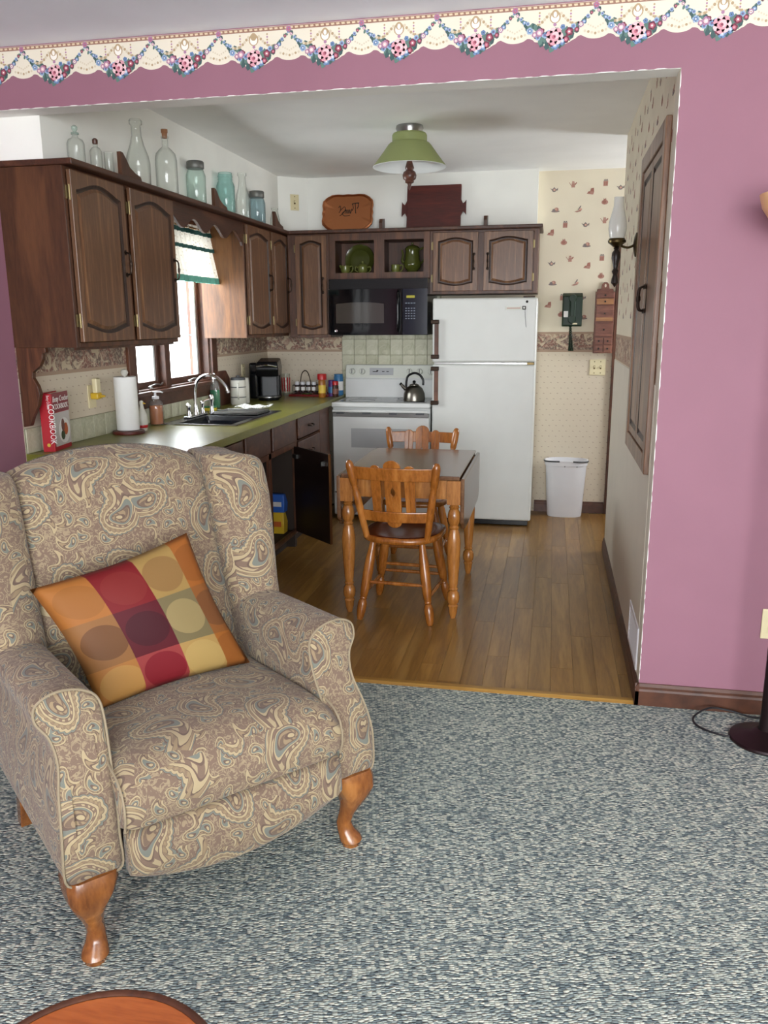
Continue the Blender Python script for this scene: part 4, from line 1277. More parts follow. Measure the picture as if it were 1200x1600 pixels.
# footrest panel with a bowed lower edge
rings = []
for i in range(25):
    a = -.292 + .584 * i / 24; q = a / .292
    zb = .168 + .062 * q * q
    P = [(-.022, .336), (-.046, .322), (-.056, .29), (-.058, .24), (-.05, zb + .02), (-.034, zb), (.0, zb + .004), (.012, .24), (.012, .33)]
    k = 1 if abs(q) < .97 else .6
    rings.append([(a, -.02 + (b + .02) * k, z) for b, z in [(p[0], p[1]) for p in spline([(p[0], p[1], 0) for p in P], 3, True)]])
MB().loft(rings).build('footrest_panel', PA, AC, smooth=True, uv=(.25, .8), ang=1.3)
# back cushion
def bsurf(z): return .50 + .24 * ((z - .45) / .66)        # front face of the back
rings = []
NZ = 22
for i in range(NZ + 1):
    t = i / NZ
    ring = []
    hw = .292
    for j in range(20):
        u = -1 + 2 * j / 19
        a = hw * u
        zt = 1.118 - .045 * u * u - .012 * abs(u) ** 6
        z = .43 + (zt - .43) * t
        edge = max(0, 1 - abs(u) ** 6) ; topr = max(0, 1 - ((t - .93) / .07) ** 2) if t > .93 else 1
        bulge = .030 * (1 - u * u * .8) * math.sin(PI * min(1, t * .9 + .08)) * topr
        ring.append((a, bsurf(z) + .035 * (1 - edge * 1.0) * 1 + (1 - math.sqrt(max(0, topr))) * .07 - bulge, z))
    for j in range(20):
        u = 1 - 2 * j / 19
        zt = 1.118 - .045 * u * u - .012 * abs(u) ** 6
        z = .43 + (zt - .43) * t
        topr = max(0, 1 - ((t - .93) / .07) ** 2) if t > .93 else 1
        ring.append((hw * u, bsurf(z) + .16 - (1 - math.sqrt(max(0, topr))) * .07, z))
    rings.append(ring)
MB().loft(rings).build('back_cushion', PA, AC, smooth=True, uv=(.62, .05), ang=1.2)
# wings
for s in (-1, 1):
    sec = spline([(.290, .10), (.283, .02), (.296, -.022), (.335, -.055), (.385, -.072), (.425, -.055), (.445, 0.0), (.450, .08), (.448, .17), (.40, .19), (.30, .18)], 4, True)
    c0 = (.37, .06); rings = []
    for t, k in [(0, .85), (.015, .97), (.05, 1), (.2, 1), (.4, 1), (.6, 1), (.75, 1), (.86, 1.0), (.92, .99), (.955, .97), (.98, .93), (.994, .88), (1.0, .82)]:
        ring = []
        for a, b in sec:
            q = max(0, min(1, (a - .33) / .12))
            zt = 1.070 - .035 * q ** 3.0
            z = .585 + (zt - .585) * t
            fw = 0.0
            ring.append(((c0[0] + (a - c0[0]) * k + .045 * smooth01(t * 1.2) * (a - .285) / .165) * s, bsurf(z) + c0[1] + (b - c0[1]) * k + fw, z))
        rings.append(ring)
    MB().loft(rings).build('wing', PA, AC, smooth=True, uv=(.9 if s > 0 else .31, .55), ang=1.2)
# outside back and underframe
m = MB(); m.loft([[(-.40, .60, .25), (.40, .60, .25), (.40, .70, .25), (-.40, .70, .25)], [(-.42, .66, .6), (.42, .66, .6), (.42, .76, .6), (-.42, .76, .6)], [(-.40, .80, 1.02), (.40, .80, 1.02), (.40, .87, 1.02), (-.40, .87, 1.02)]])
m.build('outer_back', PA, AC, bevel=.02, seg=3, uv=(.2, .6))
bx('underframe', M['black_int'], AC, -.30, .30, .03, .62, .235, .33)
def cab_leg(x, y, dx, dy, name='leg'):
    m = MB(); pr = [(.245, .056, .0, 1.0), (.225, .057, .004, 1.0), (.195, .052, .010, 1), (.165, .041, .012, 1), (.135, .031, .008, 1), (.10, .0235, .0, 1), (.07, .0215, -.006, 1), (.045, .0245, -.003, 1), (.028, .031, .004, 1), (.016, .033, .006, 1), (.012, .028, .006, 1), (.0, .026, .006, 1)]
    rings = []
    for z, r, o, _ in pr:
        sq = smooth01((z - .10) / .12); ring = []
        for i in range(20):
            a = 2 * PI * i / 20
            k = 1 / max(abs(math.cos(a)), abs(math.sin(a))); k = 1 + (min(k, 1.28) - 1) * sq
            ring.append((x + dx * o * 1.6 + r * k * math.cos(a), y + dy * o * 1.6 + r * k * math.sin(a), z))
        rings.append(ring)
    return m.loft(rings).build(name, M['cherry'], AC, smooth=True, ang=1.0)
cab_leg(-.365, .045, -.6, -.9); cab_leg(.365, .045, .6, -.9)
for x in (-.36, .36):
    MB().loft([[(x - r, y - r, z), (x + r, y - r, z), (x + r, y + r, z), (x - r, y + r, z)] for z, r, y in ((.25, .030, .64), (.12, .025, .67), (0, .020, .72))]).build('leg', M['cherry'], AC, bevel=.004)

# ------------------------------------------------------------------ throw pillow leaning in the chair
def pillow():
    BL, BR = Vector((-.222, .335, .487)), Vector((.238, .365, .488))
    TL, TR = Vector((-.335, .468, .808)), Vector((.108, .472, .890))
    n = 26; vs = []; fs = []; uvs = []
    nrm = (BR - BL).cross(TL - BL).normalized()
    for side in (1, -1):
        for j in range(n + 1):
            for i in range(n + 1):
                u, v = i / n, j / n
                # edges pulled in between the corners
                pu = .035 * math.sin(PI * v) * (1 - 2 * u); pv = .035 * math.sin(PI * u) * (1 - 2 * v)
                uu, vv = u + pu, v + pv
                p = BL * (1 - uu) * (1 - vv) + BR * uu * (1 - vv) + TL * (1 - uu) * vv + TR * uu * vv
                h = (max(0, 16 * u * (1 - u) * v * (1 - v))) ** .42 * .062
                h += .004 * math.sin(u * 9 + v * 5) * math.sin(PI * u) * math.sin(PI * v)
                p = p + nrm * h * (1.0 if side > 0 else -.75)
                vs.append(tuple(p)); uvs.append((u, v))
    m1 = (n + 1) ** 2
    for j in range(n):
        for i in range(n):
            a = j * (n + 1) + i
            fs.append((a, a + 1, a + n + 2, a + n + 1)); fs.append((m1 + a, m1 + a + n + 1, m1 + a + n + 2, m1 + a + 1))
    me = bpy.data.meshes.new('throw_pillow'); me.from_pydata(vs, [], fs)
    lay = me.uv_layers.new(name='UVMap')
    for l in me.loops: lay.data[l.index].uv = uvs[l.vertex_index]
    bm = bmesh.new(); bm.from_mesh(me); bmesh.ops.remove_doubles(bm, verts=bm.verts[:], dist=.0004); bmesh.ops.recalc_face_normals(bm, faces=bm.faces[:]); bm.to_mesh(me); bm.free()
    me.materials.append(M['pillow']); me.polygons.foreach_set('use_smooth', [True] * len(me.polygons))
    o = bpy.data.objects.new('throw_pillow', me); COL.objects.link(o)
    o.matrix_world = Matrix.Translation((-.743, 1.759, 0)) @ Matrix.Rotation(math.radians(48.2), 4, 'Z')
    tag(o, 'orange and burgundy patchwork throw pillow with circles, leaning in the armchair', 'pillow')
pillow()

# ------------------------------------------------------------------ round side table at the bottom edge
tb = thing('side_table', 'round wooden side table with dark rim at the bottom edge of the photo', 'table', (-.607, .832, 0))
R = .198
MB().lathe([(.001, .402), (R - .012, .402), (R - .012, .42), (.001, .42)], n=64).build('table_top', M['stand'], tb, smooth=True, ang=.5)
MB().lathe([(R - .012, .398), (R - .002, .398), (R + .004, .405), (R + .005, .414), (R, .4225), (R - .008, .4235), (R - .012, .421)], n=64, cap=False).build('rim', M['stand_rim'], tb, smooth=True)
MB().lathe([(.05, .398), (.028, .37), (.022, .30), (.034, .22), (.026, .16), (.034, .12), (.03, .08)], n=20).build('pedestal', M['stand_rim'], tb, smooth=True)
for k in range(3):
    a = 2 * PI * k / 3 + .5
    MB().tube(spline([(.02 * math.cos(a), .02 * math.sin(a), .12), (.08 * math.cos(a), .08 * math.sin(a), .09), (.14 * math.cos(a), .14 * math.sin(a), .03), (.17 * math.cos(a), .17 * math.sin(a), .015)], 5), .015, 10).build('leg', M['stand_rim'], tb, smooth=True)

# ------------------------------------------------------------------ floor lamp at the right edge
fl = thing('floor_lamp', 'dark bronze torchiere floor lamp with peach glass bowl by the pink wall', 'lamp', (.805, 2.925, 0))
MB().lathe([(.001, 0), (.118, 0), (.122, .006), (.118, .013), (.09, .022), (.045, .032), (.028, .045), (.001, .046)], n=48).build('base', M['darkmetal'], fl, smooth=True)
MB().lathe([(.026, .04), (.024, .06), (.021, .10), (.021, .95), (.024, .96), (.020, .97), (.018, 1.70), (.03, 1.72), (.03, 1.74)], n=20).build('pole', M['darkmetal'], fl, smooth=True)
MB().lathe([(.012, 1.735), (.05, 1.738), (.10, 1.756), (.145, 1.79), (.172, 1.83), (.182, 1.868), (.178, 1.868), (.166, 1.83), (.14, 1.795), (.095, 1.763), (.045, 1.746), (.012, 1.744)], n=40, cap=False).build('glass_bowl', M['peach'], fl, smooth=True)
MB().tube(spline([(-.10, -.01, .008), (-.16, .01, .005), (-.22, .06, .006), (-.225, .12, .012), (-.16, .17, .03), (-.08, .175, .022), (.0, .17, .006), (.12, .19, .006), (.3, .19, .006)], 8), .0038, 8).build('cord', M['cord'], fl, smooth=True)

def plate(name, label, loc, rz, w, h, kind, mat=None, rot=None):
    t = thing(name, label, 'outlet' if kind == 'outlet' else 'switch', loc, rz)
    bx('cover_plate', mat or M['almond'], t, -w / 2, w / 2, -.006, 0, -h / 2, h / 2, .003)
    n = 2 if w > .1 else 1
    for i in range(n):
        x = (i - (n - 1) / 2) * .046
        if kind == 'outlet':
            for z in (-.022, .022): bx('socket', mat or M['almond'], t, x - .016, x + .016, -.008, -.005, z - .014, z + .014, .004)
            for z in (-.022, .022): MB().box(x - .007, x - .004, -.0085, -.008, z - .004, z + .006).box(x + .004, x + .007, -.0085, -.008, z - .004, z + .006).build('slot', M['ink'], t)
        else:
            bx('toggle_slot', M['darkbrass'], t, x - .006, x + .006, -.0065, -.005, -.013, .013)
            bx('toggle', mat or M['almond'], t, x - .004, x + .004, -.016, -.005, -.002, .010, .001)
        for z in (-h * .36, h * .36): MB().lathe([(.004, -.0075), (.004, -.005)], (x, 0, z), 8, 'y').build('screw', M['darkbrass'], t)
    return t
plate('wall_outlet', 'almond wall outlet low on the pink wall behind the floor lamp', (.848, Y1, .367), 0, .075, .118, 'outlet')
plate('light_switch', 'double almond light switch on the back wall below the spice chest', (.338, YB, 1.136), 0, .118, .118, 'switch')
plate('light_switch', 'single switch plate on the white corner soffit beside the copper tray', (-1.968, 6.352, 2.37), math.atan2(.149, .186), .07, .115, 'switch')
plate('wall_outlet', 'almond outlet on the window wall behind the coffee maker', (XL, 5.96, 1.12), PI / 2, .07, .115, 'outlet')

# ------------------------------------------------------------------ drop-leaf table
dt = thing('dining_table', 'small drop-leaf wooden dining table with both leaves down', 'table', (-.722, 4.385, 0))
hw, hd, zt = .300, .438, .742
bx('table_top', M['tabletop'], dt, -hw, hw, -hd, hd, zt - .022, zt, .006)
for y in (-.41, .36): bx('end_apron', M['maple_leg'], dt, -.238, .238, y, y + .02, .62, .72, .003)
for x in (-.295, .275): bx('side_apron', M['maple_leg'], dt, x, x + .02, -.37, .34, .62, .72, .003)
for s in (-1, 1):
    lf = [(-hd, zt - .012), (hd, zt - .012), (hd, .51), (hd - .05, .468), (hd - .10, .458), (-hd + .10, .458), (-hd + .05, .468), (-hd, .51)]
    l = MB().prism(lf, 'x', s * (hw + .004), s * (hw + .024)).build('drop_leaf', M['tabletop'], dt, bevel=.006)
leg_prof = [(.001, .60), (.001, .60), (.024, .60), (.021, .588), (.027, .582), (.021, .574), (.029, .558), (.033, .535), (.030, .505), (.021, .49), (.027, .48), (.022, .47), (.029, .45), (.035, .40), (.032, .30), (.025, .20), (.021, .165), (.026, .158), (.020, .148), (.030, .135), (.033, .11), (.030, .088), (.022, .076), (.028, .068), (.024, .058), (.021, .03), (.013, .0), (.001, .0)]
leg0 = None
for x, y in ((-.272, -.405), (.272, -.405), (.272, .375), (-.272, .375)):
    m = MB(); m.lathe(leg_prof[1:], (0, 0, 0), 20); m.box(-.033, .033, -.033, .033, .60, .7195)
    if leg0 is None: leg0 = m.build('leg', M['maple_leg'], dt, loc=(x, y, 0), smooth=True, ang=.6)
    else:
        o = leg0.copy(); COL.objects.link(o); o.location = (x, y, 0)

# ------------------------------------------------------------------ dining chairs
def dining_chair(name, label, loc, rz):
    c = thing(name, label, 'chair', loc, rz, 'maple dining chairs')
    # seat: rounded back edge (towards -y), slightly dished
    out = []
    for i in range(40):
        a = 2 * PI * i / 40
        x = .205 * abs(math.cos(a)) ** .75 * (1 if math.cos(a) > 0 else -1); y = .215 * abs(math.sin(a)) ** (.55 if math.sin(a) > 0 else .85) * (1 if math.sin(a) > 0 else -1)
        out.append((x, y))
    def R(k, z, kz=0): return [(x * k, y * k, z) for x, y in out]
    MB().loft([R(.93, .405), R(.99, .411), R(1, .422), R(.985, .434), R(.93, .439), R(.7, .432), R(.3, .427)]).build('seat', M['seatwood'], c, smooth=True, ang=1.0)
    MB().loft([R(.935, .404), R(.995, .410), R(1.006, .422), R(.992, .4345), R(.95, .4385)], False, False).build('seat_edge', M['maple'], c, smooth=True, ang=1.0)
    lp = [(0, .018), (.12, .021), (.24, .027), (.40, .029), (.60, .026), (.70, .021), (.712, .018), (.73, .022), (.742, .017), (.76, .022), (.80, .0265), (.88, .026), (.96, .021), (1, .015)]
    for x0, y0, x1, y1 in ((-.125, -.14, -.185, -.205), (.125, -.14, .185, -.205), (-.13, .13, -.195, .20), (.13, .13, .195, .20)):
        P = [(x0 + (x1 - x0) * t, y0 + (y1 - y0) * t, .408 * (1 - t)) for t, r in lp]
        MB().tube(P, [r * .92 for t, r in lp], 8).build('leg', M['maple'], c, smooth=True, ang=.9)
    def stretcher(p, q, r=.009):
        P = [tuple(Vector(p).lerp(Vector(q), t)) for t in (0, .15, .5, .85, 1)]
        MB().tube(P, [r * .7, r, r * 1.15, r, r * .7], 8).build('stretcher', M['maple'], c, smooth=True)
    for z in (.155, .195):
        t = 1 - z / .408
        xx = .125 + .06 * t; stretcher((-xx, -.14 - .065 * t, z), (xx, -.14 - .065 * t, z)) if z > .16 else None
        xx = .13 + .065 * t; stretcher((-xx, .13 + .07 * t, z), (xx, .13 + .07 * t, z))
    for s in (-1, 1):
        t = 1 - .13 / .408; stretcher((s * (.125 + .06 * t), -.14 - .065 * t, .13), (s * (.13 + .065 * t), .13 + .07 * t, .13))
    # back posts lean back and splay outwards
    pp = [(0, .016), (.18, .018), (.45, .020), (.60, .018), (.625, .014), (.65, .018), (.67, .014), (.70, .019), (.80, .0215), (.93, .021), (.975, .017), (1, .008)]
    for s in (-1, 1):
        P = [(s * (.155 + .065 * t), -.155 - .085 * t, .428 + .40 * t) for t, r in pp]
        MB().tube(P, [r for t, r in pp], 10).build('back_post', M['maple'], c, smooth=True, ang=.9)
    def yb(t): return -.155 - .085 * t
    def rail(name, z0, z1, extra):
        t0 = (z0 - .428) / .40; hw_ = .155 + .065 * t0 - .008
        rings = []
        for i in range(13):
            u = -1 + 2 * i / 12; cv = -.030 * (1 - u * u)
            def pt(zz, dy): return (hw_ * u, yb((zz - .428) / .40) + cv + dy, zz)
            rings.append([pt(z0, -.009), pt(z1, -.009), pt(z1, .009), pt(z0, .009)])
        return MB().loft(rings).build(name, M['maple'], c, bevel=.004)
    rail('top_rail', .735, .800, 0); rail('lower_rail', .520, .575, 0)
    def slat(xc, w0, w1, z0, z1, heart):
        lean = -.085 / .40
        def P3(x, z, dy): return (x, yb((z - .428) / .40) - .030 * (1 - (x / .2) ** 2) + dy + .012, z)
        rows = 44; m = MB()
        for sd in (-1, 1):
            L = []
            for i in range(rows + 1):
                t = i / rows; z = z0 + (z1 - z0) * t
                w = w0 + (w1 - w0) * t
                if t > .9: w *= math.sqrt(max(.05, 1 - ((t - .9) / .1) ** 2))
                if t < .08: w *= math.sqrt(max(.05, 1 - ((.08 - t) / .08) ** 2))
                inn = 0.0
                if heart and .47 < t < .60: inn = .012 * math.sin((t - .47) / .13 * PI) ** .7
                L.append([P3(xc + sd * inn, z, -.007), P3(xc + sd * w, z, -.007), P3(xc + sd * w, z, .007), P3(xc + sd * inn, z, .007)])
            m.loft(L)
        m.build('slat', M['maple'], c, bevel=.002)
    slat(-.085, .022, .028, .545, .812, False); slat(.085, .022, .028, .545, .812, False); slat(0, .036, .043, .490, .838, True)
    for x in (-.085, 0, .085):
        MB().lathe([(.006, -.002), (.006, 0)], (x, -.262 if x == 0 else -.257, .785), 8, 'y').build('peg', M['dark'], c) if False else None
    return c
dining_chair('dining_chair', 'maple slat-back dining chair with its back to the armchair, nearest to us', (-.718, 4.065, 0), math.radians(-4))
dining_chair('dining_chair', 'maple slat-back dining chair on the stove side of the table', (-.792, 4.905, 0), math.radians(180))

# ------------------------------------------------------------------ ceiling light
cl = thing('ceiling_light', 'ceiling light with flared green shade and turned wooden finial', 'light', (-.834, 4.90, 0))
MB().lathe([(.001, 2.55), (.075, 2.55), (.078, 2.535), (.070, 2.52), (.070, 2.505), (.001, 2.505)], n=32).build('ceiling_plate', M['steel'], cl, smooth=True)
sh = MB().lathe([(.068, 2.513), (.092, 2.510), (.098, 2.500), (.098, 2.464), (.112, 2.458), (.122, 2.448), (.165, 2.39), (.206, 2.338), (.209, 2.334)], n=48, cap=False).build('shade', M['shade'], cl, smooth=True, ang=.5)
MB().lathe([(.209, 2.334), (.205, 2.332), (.150, 2.348), (.10, 2.362), (.001, 2.368)], n=48, cap=False).build('shade_lining', M['shadein'], cl, smooth=True)
MB().lathe([(.015, 2.365), (.026, 2.33), (.020, 2.318), (.034, 2.308), (.040, 2.29), (.036, 2.272), (.024, 2.262), (.026, 2.254), (.012, 2.246), (.008, 2.226), (.001, 2.212)], n=24).build('finial', M['finial'], cl, smooth=True)

# ------------------------------------------------------------------ bottles on the ledge
ZL = 2.1395
G = 'glass bottles and jars on the cabinet ledge'
def bottle(name, label, y, prof, mat, lid=None, x=-2.011, cat='bottle', n=24):
    t = thing(name, label, cat, (x, y, ZL), 0, G)
    MB().lathe([(.001, .002)] + prof, n=n, cap=False).build('glass_body', mat, t, smooth=True, ang=1.0)
    if lid:
        nm, lp, lm = lid
        MB().lathe(lp, n=n).build(nm, lm, t, smooth=True, ang=.7)
    return t
bottle('apothecary_bottle', 'small clear bottle with round glass stopper, leftmost on the ledge', 3.405, [(.034, .002), (.036, .010), (.036, .085), (.030, .10), (.014, .108), (.012, .118), (.017, .122)], M['glass'], ('stopper', [(.016, .122), (.016, .128), (.006, .131), (.012, .142), (.012, .152), (.004, .158)], M['glass_g']))
bottle('medicine_bottle', 'tiny clear bottle with dark stopper, second from left on the ledge', 3.565, [(.024, .002), (.026, .008), (.026, .085), (.018, .098), (.010, .102), (.010, .115)], M['glass'], ('stopper', [(.010, .113), (.012, .118), (.012, .132), (.005, .138)], M['finial']))
bottle('shot_bottle', 'short clear tumbler beside the tiny stoppered bottle on the ledge', 3.675, [(.018, .002), (.020, .006), (.021, .10), (.019, .10)], M['glass'], cat='glass')
bottle('milk_bottle', 'tall clear milk bottle with flared lip on the ledge', 3.955, [(.052, .002), (.056, .010), (.058, .10), (.052, .135), (.034, .185), (.024, .225), (.023, .27), (.031, .278), (.031, .292), (.026, .30)], M['glass'])
bottle('corked_bottle', 'tall clear round-shouldered bottle with cork on the ledge', 4.265, [(.052, .002), (.056, .008), (.056, .17), (.050, .20), (.030, .222), (.016, .234), (.015, .27), (.019, .276), (.019, .285)], M['glass'], ('cork', [(.013, .275), (.014, .30), (.017, .302), (.017, .318), (.001, .318)], M['cork']))
bottle('canning_jar', 'clear quart jar with grey zinc lid on the ledge', 4.635, [(.050, .002), (.054, .010), (.055, .15), (.046, .178), (.042, .186), (.042, .21)], M['glass_g'], ('zinc_lid', [(.046, .188), (.049, .192), (.049, .222), (.044, .228), (.001, .228)], M['zinc']), cat='jar')
bottle('canning_jar', 'aqua green open canning jar, bluest glass on the ledge', 5.075, [(.050, .002), (.055, .010), (.056, .16), (.048, .182), (.043, .19), (.046, .20), (.042, .205), (.046, .215), (.043, .225), (.041, .238), (.038, .236)], M['aqua'], cat='jar')
bottle('milk_bottle', 'slim clear milk bottle right of the aqua jar on the ledge', 5.365, [(.045, .002), (.048, .010), (.049, .11), (.042, .15), (.028, .195), (.023, .24), (.023, .26), (.030, .268), (.029, .285)], M['glass'])
bottle('canning_jar', 'grey-blue jar with dark zinc lid on the ledge', 5.635, [(.050, .002), (.055, .010), (.056, .135), (.048, .16), (.043, .165), (.043, .18)], M['aqua2'], ('zinc_lid', [(.047, .168), (.050, .172), (.050, .205), (.045, .211), (.001, .211)], M['zinc']), cat='jar')
bottle('cream_bottle', 'small clear cream bottle at the right end of the window-wall ledge', 6.005, [(.032, .002), (.035, .008), (.035, .07), (.026, .11), (.020, .13), (.025, .138), (.025, .15)], M['glass'])

# ------------------------------------------------------------------ tray and board over the microwave
tr = thing('copper_tray', 'scalloped copper tray with black script leaning on the soffit', 'tray', (-1.537, 6.25, 2.1435))
def tray_loop(k, y, n=96):
    P = []
    for i in range(n):
        a = 2 * PI * i / n
        c, s = math.cos(a), math.sin(a)
        # rounded rectangle with cut corners and wavy rim
        r = 1 / ((abs(c)) ** 9 + (abs(s)) ** 9) ** (1 / 9.0)
        r = min(r, 1.66 / (abs(c) + abs(s)))
        r *= 1 + .012 * math.cos(a * 16) * k
        P.append((.193 * r * c * k, y, .136 + .136 * r * s * k))
    return P
m = MB(); m.loft([tray_loop(.995, .010), tray_loop(1.0, -.006), tray_loop(.955, -.012), tray_loop(.90, .002), tray_loop(.5, .002)], True, True)
trm = m.build('dish', M['copper'], tr, smooth=True, ang=.9, rot=(-.25, 0, 0))
scr = MB()
def stroke(pts, r=.0022): scr.tube(spline([(a, .0005, b) for a, b in pts], 6), r, 6)
stroke([(-.07, .175), (-.06, .19), (-.055, .17), (-.06, .145), (-.068, .14)]); stroke([(-.055, .155), (-.03, .18), (-.018, .17), (-.028, .14), (-.045, .13), (-.03, .145), (-.012, .16)])
stroke([(-.02, .13), (-.012, .16), (-.004, .13), (.002, .16), (.01, .13), (.016, .16), (.022, .13), (.03, .165)]); stroke([(-.06, .115), (-.04, .125), (-.02, .112), (.02, .118)])
stroke([(.03, .20), (.05, .205), (.085, .208)], .003); stroke([(.055, .205), (.058, .16), (.062, .13)], .003); stroke([(.035, .20), (.042, .17), (.032, .15)], .0025); stroke([(.08, .205), (.078, .18), (.07, .165)], .0025)
scr.build('script_lettering', M['ink'], trm, smooth=True)
bd = thing('serving_board', 'dark mahogany serving board with notched handles standing on the ledge', 'board', (-.897, 6.30, 2.1435))
bx('board', M['mahog'], bd, -.200, .200, 0, .020, .0, .318, .004, rot=(-.16, 0, 0))
for s in (-1, 1):
    h = [(s * .200, .095), (s * .215, .125), (s * .228, .115), (s * .238, .100), (s * .238, .205), (s * .228, .19), (s * .215, .18), (s * .200, .21)]
    MB().prism(h, 'y', .002, .018).build('handle', M['mahog'], bd, rot=(-.16, 0, 0))

# ------------------------------------------------------------------ green dishes in the cubbies
ZC = 1.792 + .0405
def mug(name, label, cat, x, y, r, h, spout=False, lid=False):
    t = thing(name, label, cat, (x, y, ZC))
    b = MB().lathe([(.001, 0), (r * .7, 0), (r * .72, .005), (r, h * .45), (r * .92, h * .8), (r * 1.0, h), (r * .94, h), (r * .86, h * .8), (r * .6, .01), (.001, .01)], n=24, cap=False).build('bowl', M['ceramic2'], t, smooth=True)
    MB().tube(spline([(r * .9, 0, h * .85), (r * 1.45, 0, h * .95), (r * 1.6, 0, h * .6), (r * 1.2, 0, h * .25), (r * .9, 0, h * .2)], 5), .0045, 8).build('handle', M['ceramic2'], t, smooth=True)
    if spout: MB().tube([(-r * .8, 0, h * .75), (-r * 1.2, 0, h * 1.05)], [.012, .007], 8).build('spout', M['ceramic2'], t, smooth=True)
    if lid:
        MB().tube(spline([(-r * .9, 0, h * .85), (-r * 1.45, 0, h * .95), (-r * 1.5, 0, h * .5), (-r * .9, 0, h * .3)], 5), .0045, 8).build('handle', M['ceramic2'], t, smooth=True)
        l = MB().lathe([(r * 1.0, h), (r * .8, h + .012), (r * .2, h + .02), (.001, h + .021)], n=24).build('lid', M['ceramic2'], t, smooth=True)
        MB().lathe([(.004, h + .02), (.009, h + .028), (.009, h + .036), (.001, h + .04)], n=12).build('lid_knob', M['ceramic2'], l, smooth=True)
    return t
pl = thing('dinner_plate', 'olive green dinner plate standing upright in the left cubby', 'plate', (-1.475, 6.395, ZC))
MB().lathe([(.001, 0), (.075, 0), (.08, -.006), (.112, -.018), (.114, -.014), (.082, .002), (.075, .008), (.001, .008)], (0, 0, .114), 40, 'y', cap=False).build('plate', M['ceramic'], pl, smooth=True, rot=(-.12, 0, 0))
mug('creamer', 'olive green creamer in front of the plate, left', 'pitcher', -1.552, 6.25, .036, .062, True)
mug('sugar_bowl', 'olive green lidded sugar bowl in front of the plate, right', 'bowl', -1.418, 6.25, .038, .055, False, True)
t = thing('saucer', 'olive green saucer under the teacup in the right cubby', 'saucer', (-1.168, 6.25, ZC))
MB().lathe([(.001, 0), (.03, 0), (.062, .008), (.062, .011), (.03, .004), (.001, .004)], n=28, cap=False).build('dish', M['ceramic2'], t, smooth=True)
tc = mug('teacup', 'olive green teacup on a saucer in the right cubby', 'cup', -1.168, 6.25, .034, .058); tc.location.z += .0045
cp_ = thing('coffee_pot', 'tall olive green coffee pot with lid in the right cubby', 'coffee pot', (-1.045, 6.27, ZC))
MB().lathe([(.001, 0), (.045, 0), (.048, .01), (.040, .018), (.062, .045), (.066, .07), (.055, .10), (.050, .16), (.056, .175), (.001, .175)], n=32).build('body', M['ceramic'], cp_, smooth=True)
l = MB().lathe([(.054, .175), (.045, .188), (.02, .2), (.006, .203), (.001, .204)], n=28).build('lid', M['ceramic'], cp_, smooth=True)
MB().lathe([(.004, .2), (.009, .208), (.009, .216), (.001, .22)], n=12).build('lid_knob', M['ceramic'], l, smooth=True)
MB().tube(spline([(.05, 0, .165), (.085, 0, .18), (.10, 0, .14), (.088, 0, .10), (.065, 0, .07)], 6), .006, 8).build('handle', M['ceramic'], cp_, smooth=True)
MB().tube(spline([(-.05, 0, .075), (-.075, 0, .09), (-.07, 0, .13), (-.078, 0, .168)], 6), [.014 - .0004 * i for i in range(19)], 8).build('spout', M['ceramic'], cp_, smooth=True)

# ------------------------------------------------------------------ along the counter
bk = thing('cookbook', 'thick red hardcover cookbook standing at the left end of the counter', 'book', (-2.200, 3.340, CT), math.radians(100))
# local: spine faces -y, front cover faces... cover on the +x side seen from the room
W_, D_, H_ = .055, .185, .262
m = MB(); m.box(0, D_, -.0, .004, 0, H_); m.box(0, D_, W_ - .004, W_, 0, H_); m.box(-.003, .003, 0, W_, 0, H_)
cov = m.build('cover', M['paper_red'], bk, bevel=.0015)
bx('pages', M['paper_edge'], bk, .003, D_ - .006, .004, W_ - .004, .006, H_ - .006)
ft = bx('title_panel', M['paper_dkred'], cov, .012, D_, -.0008, 0, .175, H_)
bx('photo_panel', M['paper_pic'], cov, .012, D_ - .002, -.0008, 0, .02, .172)
pf_ = MB().lathe([(.062, -.0014), (.062, -.0008)], (.115, 0, .085), 24, 'y', sy=.95).build('plate_picture', M['whiteprint'], cov)
MB().lathe([(.022, -.0020), (.022, -.0012)], (.13, 0, .09), 14, 'y', sy=1.3).build('food_picture', M['orange_food'], cov)
MB().lathe([(.022, -.0020), (.022, -.0012)], (.095, 0, .065), 14, 'y').build('food_picture', M['green_food'], cov)
MB().lathe([(.018, -.0021), (.018, -.0012)], (.10, 0, .11), 12, 'y', sy=1.7).build('food_picture', M['brown_food'], cov)
text_mesh('title_print', 'Betty Crocker', .036, M['whiteprint'], ft, (.098, -.0011, .222), (PI / 2, 0, 0), sx=.82, shear=.25)
text_mesh('title_print', 'COOKBOOK', .034, M['whiteprint'], ft, (.098, -.0011, .188), (PI / 2, 0, 0), sx=.8)
text_mesh('spine_print', 'COOKBOOK', .040, M['whiteprint'], cov, (-.0034, W_ * .30, .125), (0, PI / 2, 0), sx=.78) .rotation_euler = (PI / 2, PI / 2, -PI / 2)
text_mesh('spine_print', 'Betty Crocker', .018, M['whiteprint'], cov, (-.0034, W_ * .36, .222), (0, PI / 2, 0), sx=.62).rotation_euler = (PI / 2, PI / 2, -PI / 2)
MB().lathe([(.008, -.0040), (.008, -.003)], (0, W_ / 2, .03), 14, 'x').build('spine_logo', M['yellowlab'], cov)

